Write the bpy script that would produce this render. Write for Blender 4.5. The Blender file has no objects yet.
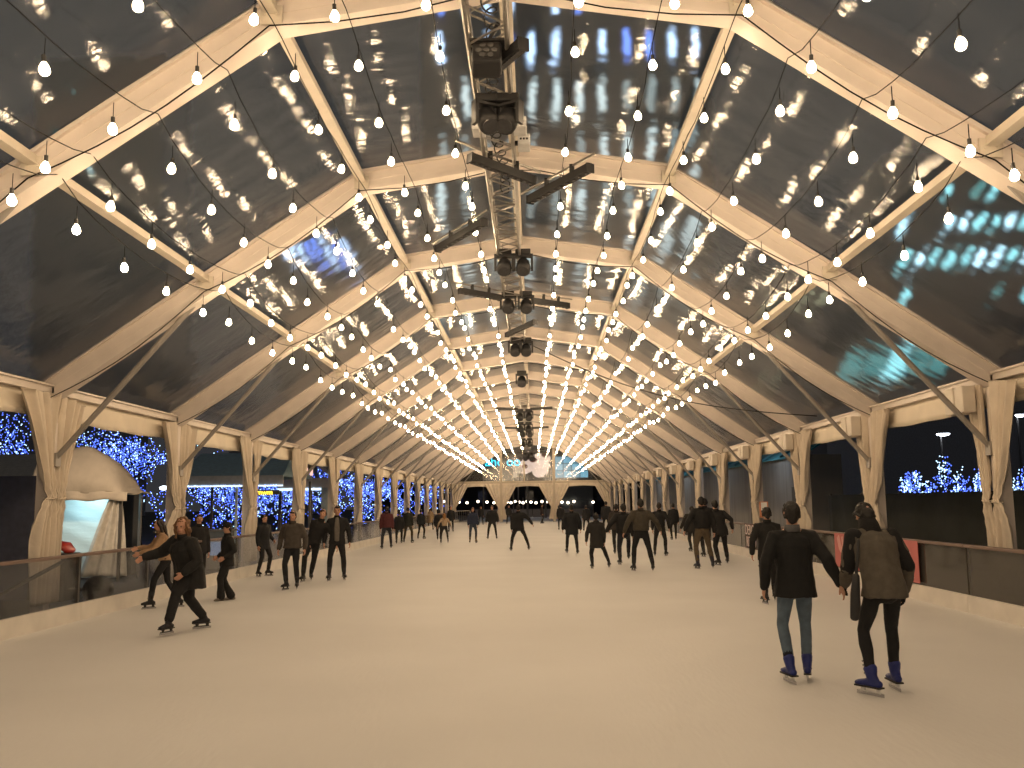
import bpy, bmesh, math, random
from mathutils import Vector, Matrix, noise
random.seed(7)
V = Vector
SC = bpy.context.scene
COL = SC.collection
pi = math.pi

# ------------------------------------------------------------------ camera
F_PX, PITCH, YAW, ROLL = 933.0, 0.127, 0.0219, 0.011
CAM = V((0.2287, 0.0, 1.65))
Rv = V((math.cos(YAW), math.sin(YAW), 0))
Fv = V((-math.sin(YAW) * math.cos(PITCH), math.cos(YAW) * math.cos(PITCH), math.sin(PITCH)))
Uv = Rv.cross(Fv)
R2 = Rv * math.cos(ROLL) - Uv * math.sin(ROLL)
U2 = Rv * math.sin(ROLL) + Uv * math.cos(ROLL)
cd = bpy.data.cameras.new('camera')
cam = bpy.data.objects.new('camera', cd)
COL.objects.link(cam)
m = Matrix((R2, U2, -Fv)).transposed().to_4x4()
m.translation = CAM
cam.matrix_world = m
cd.sensor_width = 36.0
cd.lens = 36.0 * F_PX / 1024.0
cd.clip_end = 1500
SC.camera = cam


def ray(u, v):
    return (Fv * F_PX + R2 * (u - 512) - U2 * (v - 384)).normalized()


def on_z(u, v, z=0.0):          # where the sight line meets a height
    d = ray(u, v)
    return CAM + d * ((z - CAM.z) / d.z)


def on_y(u, v, y):              # where it meets a distance down the hall
    d = ray(u, v)
    return CAM + d * (y / d.y)


def proj(p):
    q = V(p) - CAM
    z = q.dot(Fv)
    return 512 + F_PX * q.dot(R2) / z, 384 - F_PX * q.dot(U2) / z


# ------------------------------------------------------------------ materials
def lin(c):
    return tuple((x / 255 / 12.92) if x / 255 <= 0.04045 else ((x / 255 + 0.055) / 1.055) ** 2.4 for x in c)


MATS = {}


def mat(name, rgb, rough=0.6, metal=0.0, var=0.12, scale=8.0, bump=0.0, bscale=40.0, spec=0.5, stretch=None):
    if name in MATS:
        return MATS[name]
    M = bpy.data.materials.new(name)
    M.use_nodes = True
    nt = M.node_tree
    b = nt.nodes['Principled BSDF']
    b.inputs['Roughness'].default_value = rough
    b.inputs['Metallic'].default_value = metal
    b.inputs['Specular IOR Level'].default_value = spec
    tc = nt.nodes.new('ShaderNodeTexCoord')
    mp = nt.nodes.new('ShaderNodeMapping')
    if stretch:
        mp.inputs['Scale'].default_value = stretch
    nt.links.new(tc.outputs['Object'], mp.inputs['Vector'])
    nz = nt.nodes.new('ShaderNodeTexNoise')
    nz.inputs['Scale'].default_value = scale
    nz.inputs['Detail'].default_value = 3
    nt.links.new(mp.outputs[0], nz.inputs['Vector'])
    cr = nt.nodes.new('ShaderNodeValToRGB')
    c = rgb
    cr.color_ramp.elements[0].position = 0.3
    cr.color_ramp.elements[1].position = 0.7
    cr.color_ramp.elements[0].color = (*[x * (1 - var) for x in c], 1)
    cr.color_ramp.elements[1].color = (*[min(1, x * (1 + var)) for x in c], 1)
    nt.links.new(nz.outputs['Fac'], cr.inputs[0])
    nt.links.new(cr.outputs[0], b.inputs['Base Color'])
    if bump:
        n2 = nt.nodes.new('ShaderNodeTexNoise')
        n2.inputs['Scale'].default_value = bscale
        nt.links.new(mp.outputs[0], n2.inputs['Vector'])
        bp = nt.nodes.new('ShaderNodeBump')
        bp.inputs['Strength'].default_value = bump
        bp.inputs['Distance'].default_value = 0.02
        nt.links.new(n2.outputs['Fac'], bp.inputs['Height'])
        nt.links.new(bp.outputs[0], b.inputs['Normal'])
    MATS[name] = M
    return M


def emit(name, rgb, strength, sample=True):
    if name in MATS:
        return MATS[name]
    M = bpy.data.materials.new(name)
    M.use_nodes = True
    nt = M.node_tree
    nt.nodes.clear()
    e = nt.nodes.new('ShaderNodeEmission')
    e.inputs[0].default_value = (*rgb, 1)
    e.inputs[1].default_value = strength
    o = nt.nodes.new('ShaderNodeOutputMaterial')
    nt.links.new(e.outputs[0], o.inputs[0])
    if not sample:
        M.cycles.emission_sampling = 'NONE'
    MATS[name] = M
    return M


def vinyl():
    M = bpy.data.materials.new('clear_vinyl')
    M.use_nodes = True
    nt = M.node_tree
    nt.nodes.clear()
    N = nt.nodes.new
    L = nt.links.new
    o = N('ShaderNodeOutputMaterial')
    tc = N('ShaderNodeTexCoord')
    mp = N('ShaderNodeMapping')
    mp.inputs['Scale'].default_value = (0.55, 1.0, 0.55)
    L(tc.outputs['Object'], mp.inputs['Vector'])
    n1 = N('ShaderNodeTexNoise')
    n1.inputs['Scale'].default_value = 1.3
    n1.inputs['Detail'].default_value = 2
    L(mp.outputs[0], n1.inputs['Vector'])
    n2 = N('ShaderNodeTexNoise')
    n2.inputs['Scale'].default_value = 9
    n2.inputs['Detail'].default_value = 3
    L(mp.outputs[0], n2.inputs['Vector'])
    b1 = N('ShaderNodeBump')
    b1.inputs['Strength'].default_value = 0.9
    b1.inputs['Distance'].default_value = 0.05
    L(n1.outputs['Fac'], b1.inputs['Height'])
    b2 = N('ShaderNodeBump')
    b2.inputs['Strength'].default_value = 0.8
    b2.inputs['Distance'].default_value = 0.008
    L(n2.outputs['Fac'], b2.inputs['Height'])
    L(b1.outputs[0], b2.inputs['Normal'])
    gl = N('ShaderNodeBsdfGlossy')
    gl.inputs['Roughness'].default_value = 0.13
    gl.inputs['Color'].default_value = (0.9, 0.92, 0.95, 1)
    L(b2.outputs[0], gl.inputs['Normal'])
    tr = N('ShaderNodeBsdfRefraction')
    tr.inputs['Color'].default_value = (0.90, 0.93, 0.95, 1)
    tr.inputs['IOR'].default_value = 1.03
    tr.inputs['Roughness'].default_value = 0.20
    L(b1.outputs[0], tr.inputs['Normal'])
    df = N('ShaderNodeBsdfDiffuse')
    df.inputs[0].default_value = (0.26, 0.38, 0.50, 1)
    fr = N('ShaderNodeFresnel')
    fr.inputs['IOR'].default_value = 1.5
    L(b1.outputs[0], fr.inputs['Normal'])
    m1 = N('ShaderNodeMixShader')
    m1.inputs[0].default_value = 0.07
    L(tr.outputs[0], m1.inputs[1])
    L(df.outputs[0], m1.inputs[2])
    m2 = N('ShaderNodeMixShader')
    L(fr.outputs[0], m2.inputs[0])
    L(m1.outputs[0], m2.inputs[1])
    L(gl.outputs[0], m2.inputs[2])
    L(m2.outputs[0], o.inputs[0])
    return M


def glass(name, tint, opac, opcol):
    M = bpy.data.materials.new(name)
    M.use_nodes = True
    nt = M.node_tree
    nt.nodes.clear()
    N = nt.nodes.new
    L = nt.links.new
    o = N('ShaderNodeOutputMaterial')
    tc = N('ShaderNodeTexCoord')
    nz = N('ShaderNodeTexNoise')
    nz.inputs['Scale'].default_value = 2.5
    L(tc.outputs['Object'], nz.inputs['Vector'])
    mr = N('ShaderNodeMapRange')
    mr.inputs['To Min'].default_value = opac - 0.08
    mr.inputs['To Max'].default_value = opac + 0.08
    L(nz.outputs['Fac'], mr.inputs['Value'])
    tr = N('ShaderNodeBsdfTransparent')
    tr.inputs[0].default_value = (*tint, 1)
    df = N('ShaderNodeBsdfDiffuse')
    df.inputs[0].default_value = (*opcol, 1)
    gl = N('ShaderNodeBsdfGlossy')
    gl.inputs['Roughness'].default_value = 0.08
    lw = N('ShaderNodeLayerWeight')
    lw.inputs['Blend'].default_value = 0.5
    pw = N('ShaderNodeMath')
    pw.operation = 'POWER'
    L(lw.outputs['Facing'], pw.inputs[0])
    pw.inputs[1].default_value = 4.0
    fr = N('ShaderNodeMath')
    fr.operation = 'MULTIPLY_ADD'
    L(pw.outputs[0], fr.inputs[0])
    fr.inputs[1].default_value = 0.7
    fr.inputs[2].default_value = 0.03
    m1 = N('ShaderNodeMixShader')
    L(mr.outputs[0], m1.inputs[0])
    L(tr.outputs[0], m1.inputs[1])
    L(df.outputs[0], m1.inputs[2])
    m2 = N('ShaderNodeMixShader')
    L(fr.outputs[0], m2.inputs[0])
    L(m1.outputs[0], m2.inputs[1])
    L(gl.outputs[0], m2.inputs[2])
    L(m2.outputs[0], o.inputs[0])
    MATS[name] = M
    return M


BULB = (1.0, 0.72, 0.435)
m_alu = mat('cream_aluminium', (0.74, 0.665, 0.60), 0.5, 0.0, 0.05, 3)
m_purlin = mat('purlin_metal', (0.62, 0.56, 0.47), 0.45, 0.0, 0.08, 3)
m_brace = mat('grey_brace_metal', (0.30, 0.28, 0.26), 0.45, 0.2, 0.1, 4)
m_cloth = mat('cream_canvas', (0.66, 0.58, 0.48), 0.85, 0, 0.1, 2.5, 0.3, 12)
m_valance = mat('cream_valance_cloth', (0.78, 0.70, 0.58), 0.8, 0, 0.06, 2)
m_black = mat('black_plastic', (0.02, 0.02, 0.022), 0.5, 0, 0.1, 10)
m_wire = mat('black_cable', (0.006, 0.006, 0.006), 0.8, 0, 0.05, 10, spec=.2)
m_truss = mat('truss_metal', (0.38, 0.36, 0.33), 0.35, 0.7, 0.1, 10)
m_lens = mat('dark_lens', (0.05, 0.05, 0.055), 0.15, 0.0, 0.1, 30)
m_boxw = mat('cream_box_plastic', (0.66, 0.60, 0.52), 0.6, 0, 0.04, 5)
m_vinyl = vinyl()
m_bulb = emit('bulb_glow', BULB, 60.0)
m_glassL = glass('smoky_rink_glass', (0.85, 0.86, 0.88), 0.13, (0.06, 0.06, 0.062))
m_glassR = glass('clouded_rink_glass', (0.5, 0.5, 0.5), 0.72, (0.095, 0.088, 0.078))
m_kick = mat('white_kickboard', (0.72, 0.68, 0.62), 0.5, 0, 0.1, 2)
m_rail = mat('brown_top_rail', (0.16, 0.10, 0.075), 0.5, 0, 0.15, 3)
m_post = mat('grey_post_metal', (0.16, 0.15, 0.14), 0.4, 0.5, 0.1, 4)
m_skin = mat('skin', (0.50, 0.27, 0.18), 0.55, 0, 0.06, 12)
m_blade = mat('blade_steel', (0.5, 0.5, 0.52), 0.25, 1.0, 0.03, 10)
m_white = mat('white_plastic', (0.7, 0.7, 0.7), 0.5, 0, 0.05, 10)


# ------------------------------------------------------------------ mesh builder
WLOC = {}


class MB:
    def __init__(s):
        s.v = []
        s.f = []

    def box(s, c, size, rot=None):
        c = V(c)
        i = len(s.v)
        for x in (-.5, .5):
            for y in (-.5, .5):
                for z in (-.5, .5):
                    p = V((x * size[0], y * size[1], z * size[2]))
                    if rot:
                        p = rot @ p
                    s.v.append(c + p)
        for q in ((0, 1, 3, 2), (4, 6, 7, 5), (0, 4, 5, 1), (2, 3, 7, 6), (0, 2, 6, 4), (1, 5, 7, 3)):
            s.f.append([i + k for k in q])
        return s

    def beam(s, a, b, w, h, side=V((0, 1, 0))):     # rectangular bar, w along side, h across
        a, b = V(a), V(b)
        t = (b - a).normalized()
        sd = (side - t * side.dot(t)).normalized()
        up = t.cross(sd)
        i = len(s.v)
        for p in (a, b):
            for x, y in ((-1, -1), (1, -1), (1, 1), (-1, 1)):
                s.v.append(p + sd * (x * w / 2) + up * (y * h / 2))
        s.f += [[i, i + 1, i + 2, i + 3], [i + 7, i + 6, i + 5, i + 4]]
        for k in range(4):
            s.f.append([i + k, i + 4 + k, i + 4 + (k + 1) % 4, i + (k + 1) % 4])
        return s

    def loft(s, pts, rad, n=12, ref=V((1, 0, 0)), cap=True):
        pts = [V(p) for p in pts]
        rad = [(r, r) if not isinstance(r, (tuple, list)) else r for r in rad]
        if cap == 'end':
            t1 = (pts[-1] - pts[-2]).normalized()
            r1 = min(rad[-1])
            P = pts + [pts[-1] + t1 * r1 * .45, pts[-1] + t1 * r1 * .75]
            Rr = rad + [tuple(x * .8 for x in rad[-1]), tuple(x * .4 for x in rad[-1])]
        elif cap:
            t0 = (pts[0] - pts[1]).normalized()
            t1 = (pts[-1] - pts[-2]).normalized()
            r0, r1 = min(rad[0]), min(rad[-1])
            P = [pts[0] + t0 * r0 * .75, pts[0] + t0 * r0 * .45] + pts + [pts[-1] + t1 * r1 * .45, pts[-1] + t1 * r1 * .75]
            Rr = [tuple(x * .4 for x in rad[0]), tuple(x * .8 for x in rad[0])] + rad + [tuple(x * .8 for x in rad[-1]), tuple(x * .4 for x in rad[-1])]
        else:
            P, Rr = pts, rad
        base = len(s.v)
        m_ = len(P)
        for k, p in enumerate(P):
            a = P[max(0, k - 1)]
            b = P[min(m_ - 1, k + 1)]
            t = (b - a)
            t = t.normalized() if t.length > 1e-9 else V((0, 0, 1))
            r_ = ref if abs(ref.dot(t)) < .97 else V((0.3, 1, 0.2))
            sd = (r_ - t * r_.dot(t)).normalized()
            up = t.cross(sd)
            for j in range(n):
                an = 2 * pi * j / n
                s.v.append(p + sd * (math.cos(an) * Rr[k][0]) + up * (math.sin(an) * Rr[k][1]))
        for k in range(m_ - 1):
            for j in range(n):
                a = base + k * n + j
                b = base + k * n + (j + 1) % n
                s.f.append([a, b, b + n, a + n])
        s.f.append([base + j for j in range(n)][::-1])
        s.f.append([base + (m_ - 1) * n + j for j in range(n)])
        return s

    def tube(s, a, b, r, n=8):
        return s.loft([a, b], [r, r], n, V((0.1, 0.2, 1)), False)

    def ell(s, c, r, rot=None, nu=12, nv=8):
        c = V(c)
        i = len(s.v)
        for a in range(1, nv):
            th = pi * a / nv
            for b in range(nu):
                ph = 2 * pi * b / nu
                p = V((r[0] * math.sin(th) * math.cos(ph), r[1] * math.sin(th) * math.sin(ph), r[2] * math.cos(th)))
                s.v.append(c + (rot @ p if rot else p))
        top = len(s.v)
        for z in (1, -1):
            p = V((0, 0, r[2] * z))
            s.v.append(c + (rot @ p if rot else p))
        for a in range(nv - 2):
            for b in range(nu):
                q = i + a * nu + b
                w = i + a * nu + (b + 1) % nu
                s.f.append([q, q + nu, w + nu, w])
        for b in range(nu):
            s.f.append([top, i + b, i + (b + 1) % nu])
            s.f.append([top + 1, i + (nv - 2) * nu + (b + 1) % nu, i + (nv - 2) * nu + b])
        return s

    def grid(s, fn, nu, nv):
        i = len(s.v)
        for a in range(nu + 1):
            for b in range(nv + 1):
                s.v.append(V(fn(a / nu, b / nv)))
        for a in range(nu):
            for b in range(nv):
                q = i + a * (nv + 1) + b
                s.f.append([q, q + nv + 1, q + nv + 2, q + 1])
        return s

    def build(s, name, material, parent=None, smooth=False, loc=None, bevel=0, solid=0):
        if parent is not None:
            o0 = WLOC[parent.name]
            W = o0
        else:
            if loc is None:
                xs = [p.x for p in s.v]
                ys = [p.y for p in s.v]
                zs = [p.z for p in s.v]
                loc = V(((min(xs) + max(xs)) / 2, (min(ys) + max(ys)) / 2, min(zs)))
            W = V(loc)
        me = bpy.data.meshes.new(name)
        me.from_pydata([p - W for p in s.v], [], s.f)
        me.update()
        if smooth:
            for p in me.polygons:
                p.use_smooth = True
        o = bpy.data.objects.new(name, me)
        COL.objects.link(o)
        if parent is not None:
            o.parent = parent
        else:
            o.location = W
        WLOC[o.name] = W
        me.materials.append(material)
        if solid:
            md = o.modifiers.new('solid', 'SOLIDIFY')
            md.thickness = solid
            md.offset = 0
        if bevel:
            md = o.modifiers.new('bevel', 'BEVEL')
            md.width = bevel
            md.segments = 2
            md.limit_method = 'ANGLE'
        return o


def tag(o, label, cat, group=None):
    o['label'] = label
    o['category'] = cat
    if group:
        o['group'] = group
    return o


def thing(name, loc, label, cat, group=None):
    o = bpy.data.objects.new(name, None)
    o.empty_display_size = 0.1
    COL.objects.link(o)
    o.location = V(loc)
    WLOC[o.name] = V(loc)
    return tag(o, label, cat, group)


def structure(o):
    o['kind'] = 'structure'
    return o


def copy_tree(o, off=None, parent=None):
    c = o.copy()
    COL.objects.link(c)
    if parent is not None:
        c.parent = parent
        WLOC[c.name] = WLOC[parent.name]
    elif off is not None:
        c.location = o.location + V(off)
        WLOC[c.name] = WLOC[o.name] + V(off)
    for ch in list(o.children):
        if ch.name != c.name:
            copy_tree(ch, None, c)
    return c


ORD = ['nearest', 'second', 'third', 'fourth', 'fifth', 'sixth', 'seventh', 'eighth', 'ninth', 'tenth', 'eleventh', 'twelfth',
       'thirteenth', 'fourteenth', 'fifteenth', 'sixteenth', 'seventeenth']

# ------------------------------------------------------------------ tent data
H0 = 1.65
EX, EZ = 7.05, 1.85 + H0
PX, PZ = 4.75, 3.45 + H0
KX, KZ = 2.37, 5.0 + H0
RZ = 5.37 + H0
Y1, BAY, NF = 9.02, 5.0, 16
FY = [Y1 + BAY * i for i in range(NF)]          # visible frames
FYALL = [Y1 - BAY] + FY                          # and the one overhead, behind the view


def roof_z(x):
    x = abs(x)
    if x < KX:
        return RZ + (KZ - RZ) * x / KX
    if x < PX:
        return KZ + (PZ - KZ) * (x - KX) / (PX - KX)
    return PZ + (EZ - PZ) * (x - PX) / (EX - PX)


YB, YE = Y1 - BAY - 14.0, FY[-1]

# ------------------------------------------------------------------ floor and ground
ICE = bpy.data.materials.new('skated_ice')
ICE.use_nodes = True
nt = ICE.node_tree
b = nt.nodes['Principled BSDF']
tc = nt.nodes.new('ShaderNodeTexCoord')
nz = nt.nodes.new('ShaderNodeTexNoise')
nz.inputs['Scale'].default_value = 0.35
nz.inputs['Detail'].default_value = 6
nt.links.new(tc.outputs['Object'], nz.inputs['Vector'])
cr = nt.nodes.new('ShaderNodeValToRGB')
cr.color_ramp.elements[0].position = 0.3
cr.color_ramp.elements[1].position = 0.72
cr.color_ramp.elements[0].color = (0.70, 0.685, 0.665, 1)
cr.color_ramp.elements[1].color = (0.77, 0.755, 0.735, 1)
nt.links.new(nz.outputs['Fac'], cr.inputs[0])
nt.links.new(cr.outputs[0], b.inputs['Base Color'])
b.inputs['Roughness'].default_value = 0.62
b.inputs['Specular IOR Level'].default_value = 0.25
mp = nt.nodes.new('ShaderNodeMapping')
mp.inputs['Scale'].default_value = (6, 1.2, 1)
mp.inputs['Rotation'].default_value = (0, 0, 0.2)
nt.links.new(tc.outputs['Object'], mp.inputs['Vector'])
n2 = nt.nodes.new('ShaderNodeTexNoise')
n2.inputs['Scale'].default_value = 4
n2.inputs['Detail'].default_value = 8
nt.links.new(mp.outputs[0], n2.inputs['Vector'])
bp = nt.nodes.new('ShaderNodeBump')
bp.inputs['Strength'].default_value = 0.35
bp.inputs['Distance'].default_value = 0.01
nt.links.new(n2.outputs['Fac'], bp.inputs['Height'])
nt.links.new(bp.outputs[0], b.inputs['Normal'])
MB().box((0, 48, -0.1), (13.4, 128, 0.2)).build('floor', ICE)['kind'] = 'structure'
m_ground = mat('dark_paving', (0.05, 0.048, 0.046), 0.7, 0, 0.3, 0.5)
g = MB().box((0, 120, -0.17), (500, 420, 0.3)).build('floor_outside', m_ground)
structure(g)

# ------------------------------------------------------------------ roof vinyl
rb = MB()
xs = [-EX - .15, -PX, -KX, 0, KX, PX, EX + .15]
for i in range(len(FYALL)):
    ya = FYALL[i]
    yb = FYALL[i + 1] if i + 1 < len(FYALL) else None
    if i == 0:
        spans = [(YB, ya), (ya, yb)]
    elif yb is None:
        spans = []
    else:
        spans = [(ya, yb)]
    for a, bb in spans:
        for k in range(6):
            x0, x1 = xs[k], xs[k + 1]

            def fn(u, v, x0=x0, x1=x1, a=a, bb=bb):
                x = x0 + (x1 - x0) * u
                return (x, a + (bb - a) * v, roof_z(x) + 0.17 - 0.05 * math.sin(pi * v) * math.sin(pi * u))
            nf = len(rb.f)
            rb.grid(fn, 6, 8)
            for q in range(nf, len(rb.f)):
                rb.f[q] = rb.f[q][::-1]
ceil = rb.build('ceiling', m_vinyl, smooth=True, loc=(0, 0, 0))
structure(ceil)

# ------------------------------------------------------------------ arched frames
def make_frame(y):
    t = thing('arched_frame', (0, y, 0), '', 'frame', 'cream arched roof frames along the tent')
    for sgn in (-1, 1):
        cm = MB()
        cx = sgn * (EX + .10)
        cm.box((cx, y, EZ / 2), (.20, .12, EZ))
        for dy in (-.075, .075):
            cm.box((cx, y + dy, EZ / 2), (.20, .02, EZ))
        cm.box((cx, y, .01), (.36, .36, .02))
        cm.build('column', m_alu, t)
        for (xa, za), (xb, zb), nm in (((EX + .1, EZ - .07), (KX, KZ), 'rafter'), ((KX, KZ), (0, RZ), 'ridge_rafter')):
            a = V((sgn * xa, y, za))
            b2 = V((sgn * xb, y, zb))
            rm = MB()
            rm.beam(a, b2, .17, .27)
            tt = (b2 - a).normalized()
            up = tt.cross(V((0, 1, 0))).normalized()
            if up.z < 0:
                up = -up
            for q in (-.145, .145):
                rm.beam(a + up * q, b2 + up * q, .27, .045)
            rm.beam(a + up * .0, b2 + up * .0, .19, .03)
            rm.build(nm, m_alu, t)
        # knee brace
        bm_ = MB()
        lo = V((sgn * (EX - .02), y, 2.38))
        hi = V((sgn * (PX + .02), y, PZ - .12))
        bm_.tube(lo, hi, .042, 10)
        bm_.box(lo, (.12, .16, .2))
        bm_.box(hi, (.14, .14, .14))
        bm_.build('knee_brace', m_brace, t)
        # knuckle plates and bolts at the purlin joints
        for (x, z) in ((KX, KZ), (PX, PZ)):
            pm = MB()
            pm.box((sgn * x, y - .14, z - .05), (.22, .03, .2))
            for k in (-1, 1):
                pm.tube((sgn * x + k * .06, y - .17, z - .05), (sgn * x + k * .06, y - .13, z - .05), .018, 6)
            pm.build('joint_plate', m_purlin, t)
    return t


proto = make_frame(FYALL[0])
FR = [proto] + [copy_tree(proto, (0, y - FYALL[0], 0)) for y in FYALL[1:]]
for i, f in enumerate(FR):
    if i == 0:
        f['label'] = 'cream arched frame overhead, its rafters crossing just above the camera'
    elif i == len(FR) - 1:
        f['label'] = 'cream arched frame standing at the far gable wall'
    else:
        f['label'] = '%s cream arched frame in view, from the camera end, with grey knee braces' % ORD[i - 1]

# purlins and eave beams, one per bay and line
PUR = [(-KX, KZ, .10, 'left upper kink'), (KX, KZ, .10, 'right upper kink'), (-PX, PZ, .09, 'left lower'), (PX, PZ, .09, 'right lower'),
       (0, RZ, .10, 'ridge above the truss')]
for x, z, w, nm in PUR:
    mb = MB()
    y0, y1 = FYALL[0] + .14, FYALL[1] - .14
    mb.beam((x, y0, z + .02), (x, y1, z + .02), w, w, V((1, 0, 0)))
    mb.beam((x, y0, z + .02 - w / 2 - .008), (x, y1, z + .02 - w / 2 - .008), w + .04, .015, V((1, 0, 0)))
    p0 = mb.build('purlin', m_purlin)
    for i in range(len(FYALL) - 1):
        p = p0 if i == 0 else copy_tree(p0, (0, BAY * i, 0))
        tag(p, 'cream purlin on the %s line, %s bay from the camera' % (nm, ORD[i]), 'purlin', 'roof purlins')
for sgn, nm in ((-1, 'left'), (1, 'right')):
    x = sgn * (EX + .1)
    y0, y1 = FYALL[0] + .075, FYALL[1] - .075
    t0 = thing('eave_beam', (x, (y0 + y1) / 2, EZ - .12), '', 'beam')
    mb = MB()
    mb.beam((x, y0, EZ - .05), (x, y1, EZ - .05), .14, .13, V((1, 0, 0)))
    mb.beam((x - sgn * .08, y0, EZ + .0), (x - sgn * .08, y1, EZ + .0), .05, .03, V((1, 0, 0)))
    mb.build('beam', m_alu, t0)

    def vf(u, v, x=x, y0=y0, y1=y1, sgn=sgn):
        yy = y0 + (y1 - y0) * u
        sag = -0.03 + 0.04 * math.sin(pi * u) + 0.008 * math.sin(u * 21)
        return (x + sgn * .03 + .008 * math.sin(u * 22 + v * 2), yy, EZ - .10 - v * (.40 + sag))
    MB().grid(vf, 40, 4).build('valance', m_valance, t0, True, solid=.006)
    for i in range(len(FYALL) - 1):
        p = t0 if i == 0 else copy_tree(t0, (0, BAY * i, 0))
        tag(p, 'cream eave beam with hanging cloth valance, %s side, %s bay from the camera' % (nm, ORD[i]), 'beam', 'eave beams with valances')


# tied-back curtains
def curtain(sgn, y, near, tie, rnd):
    t = MB()
    d = -1 if near else 1
    wt = (1.0 if near else .74) * rnd.uniform(.9, 1.06)
    wb = (.46 if near else .34) * rnd.uniform(.85, 1.2)
    top = EZ - .12
    x0 = sgn * (EX + .08)
    ph = rnd.random() * 6
    ka = rnd.uniform(22, 28)
    kb = rnd.uniform(9, 12)
    sl = rnd.uniform(-.05, .09)

    def fn(u, v):
        z = top - v * (top - 0.25)
        if z > tie:
            k = (z - tie) / (top - tie)
            w = 0.16 + (wt - 0.16) * (k ** 1.15)
            off = .075
        else:
            k = (tie - z) / (tie - .25)
            w = 0.16 + (wb - .16) * min(1, k * 2.6) ** .6
            off = .075 - .10 * min(1, k * 2.6)
        # free edge sags down towards the tie like gathered cloth
        yy = y + d * (off + u * w)
        pinch = min(1, abs(z - tie) / .4)
        amp = .018 + .030 * pinch
        g = u + (.10 * math.sin(v * 4 + ph)) * pinch
        fold = amp * (math.sin(g * ka + ph) + .55 * math.sin(g * kb + ph * 2) + .3 * math.sin(g * 41 + v * 3))
        # cross creases where the band pulls
        cr = .016 * math.sin((z - tie) * 34 + u * 7) * max(0, 1 - abs(z - tie) / .45)
        xx = x0 - sgn * (.11 + fold + cr + .05 * (1 - pinch))
        return (xx, yy, z + sl * u * (1 if v < .02 else 0) - (.07 * u if v == 0 else 0))
    t.grid(fn, 60, 60)
    return t


cprotos = {}
for sgn, nm in ((-1, 'left'), (1, 'right')):
    for near in (True, False):
        for i in range(len(FYALL)):
            w = 'near' if near else 'far'
            if i <= 7:
                base = FYALL[i]
                rnd = random.Random(i * 7 + (near * 3) + sgn * 100)
                tie = {-1: [2.0, 2.0, 1.8, 1.62, 1.6, 1.55, 1.6, 1.55], 1: [1.5, 1.46, 1.6, 1.55, 1.5, 1.6, 1.5, 1.55]}[sgn][i]
                t = thing('tied_curtain', (sgn * (EX + .06), base, 0.25), '', 'curtain')
                curtain(sgn, base, near, tie, rnd).build('cloth', m_cloth, t, True, solid=.008)
                d = -1 if near else 1
                tb = MB()
                pts = []
                for k in range(17):
                    a = 2 * pi * k / 16
                    pts.append((sgn * (EX - .06) + .06 * math.cos(a), base + d * (.15) + .10 * math.sin(a), tie + .02 * math.sin(a)))
                tb.loft(pts, [(.008, .022)] * 17, 6, V((0, 0, 1)), False)
                tb.build('tie_band', m_cloth, t, True)
                cprotos[(sgn, near, i)] = t
            else:
                k = 4 + (i % 4)
                t = copy_tree(cprotos[(sgn, near, k)], (0, FYALL[i] - FYALL[k], 0))
            if i == 0:
                lb = 'cream curtain tied on the %s side of the %s column beside the camera' % (w, nm)
            else:
                lb = 'cream curtain tied back on the %s side of the %s %s column in view' % (w, ORD[i - 1], nm)
            tag(t, lb, 'curtain', 'tied-back curtains on the %s columns' % nm)

# white boxes on the right columns
bp0 = None
for i, y in enumerate(FY[:12]):
    if bp0 is None:
        t = thing('box_speaker', (EX - .15, y + .5, EZ - .62), '', 'speaker')
        MB().box((EX - .22, y + .30, EZ - .36), (.20, .28, .40)).build('cabinet', m_boxw, t, bevel=.02)
        MB().box((EX - .20, y + .62, EZ - .36), (.26, .30, .42)).build('rear_cabinet', m_boxw, t, bevel=.02)
        MB().box((EX - .04, y + .35, EZ - .36), (.14, .05, .05)).build('bracket', m_alu, t)
        bp0 = t
        c = t
    else:
        c = copy_tree(bp0, (0, y - FY[0], 0))
    tag(c, 'cream box speaker high on the %s right column in view' % ORD[i], 'speaker', 'box speakers on the right columns')

# ------------------------------------------------------------------ festoon strings
def bulb_mesh():
    mb = MB()
    prof = [(.006, .0), (.016, -.012), (.03, -.035), (.041, -.06), (.043, -.078), (.036, -.1), (.02, -.114), (.004, -.118)]
    n = 8
    for r, z in prof:
        for j in range(n):
            a = 2 * pi * j / n
            mb.v.append(V((r * math.cos(a), r * math.sin(a), z)))
    for k in range(len(prof) - 1):
        for j in range(n):
            a = k * n + j
            b = k * n + (j + 1) % n
            mb.f.append([a, a + n, b + n, b])
    mb.f.append(list(range(n)))
    mb.f.append(list(range((len(prof) - 1) * n, len(prof) * n))[::-1])
    me = bpy.data.meshes.new('bulb')
    me.from_pydata(mb.v, [], mb.f)
    for p in me.polygons:
        p.use_smooth = True
    me.materials.append(m_bulb)
    return me


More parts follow.
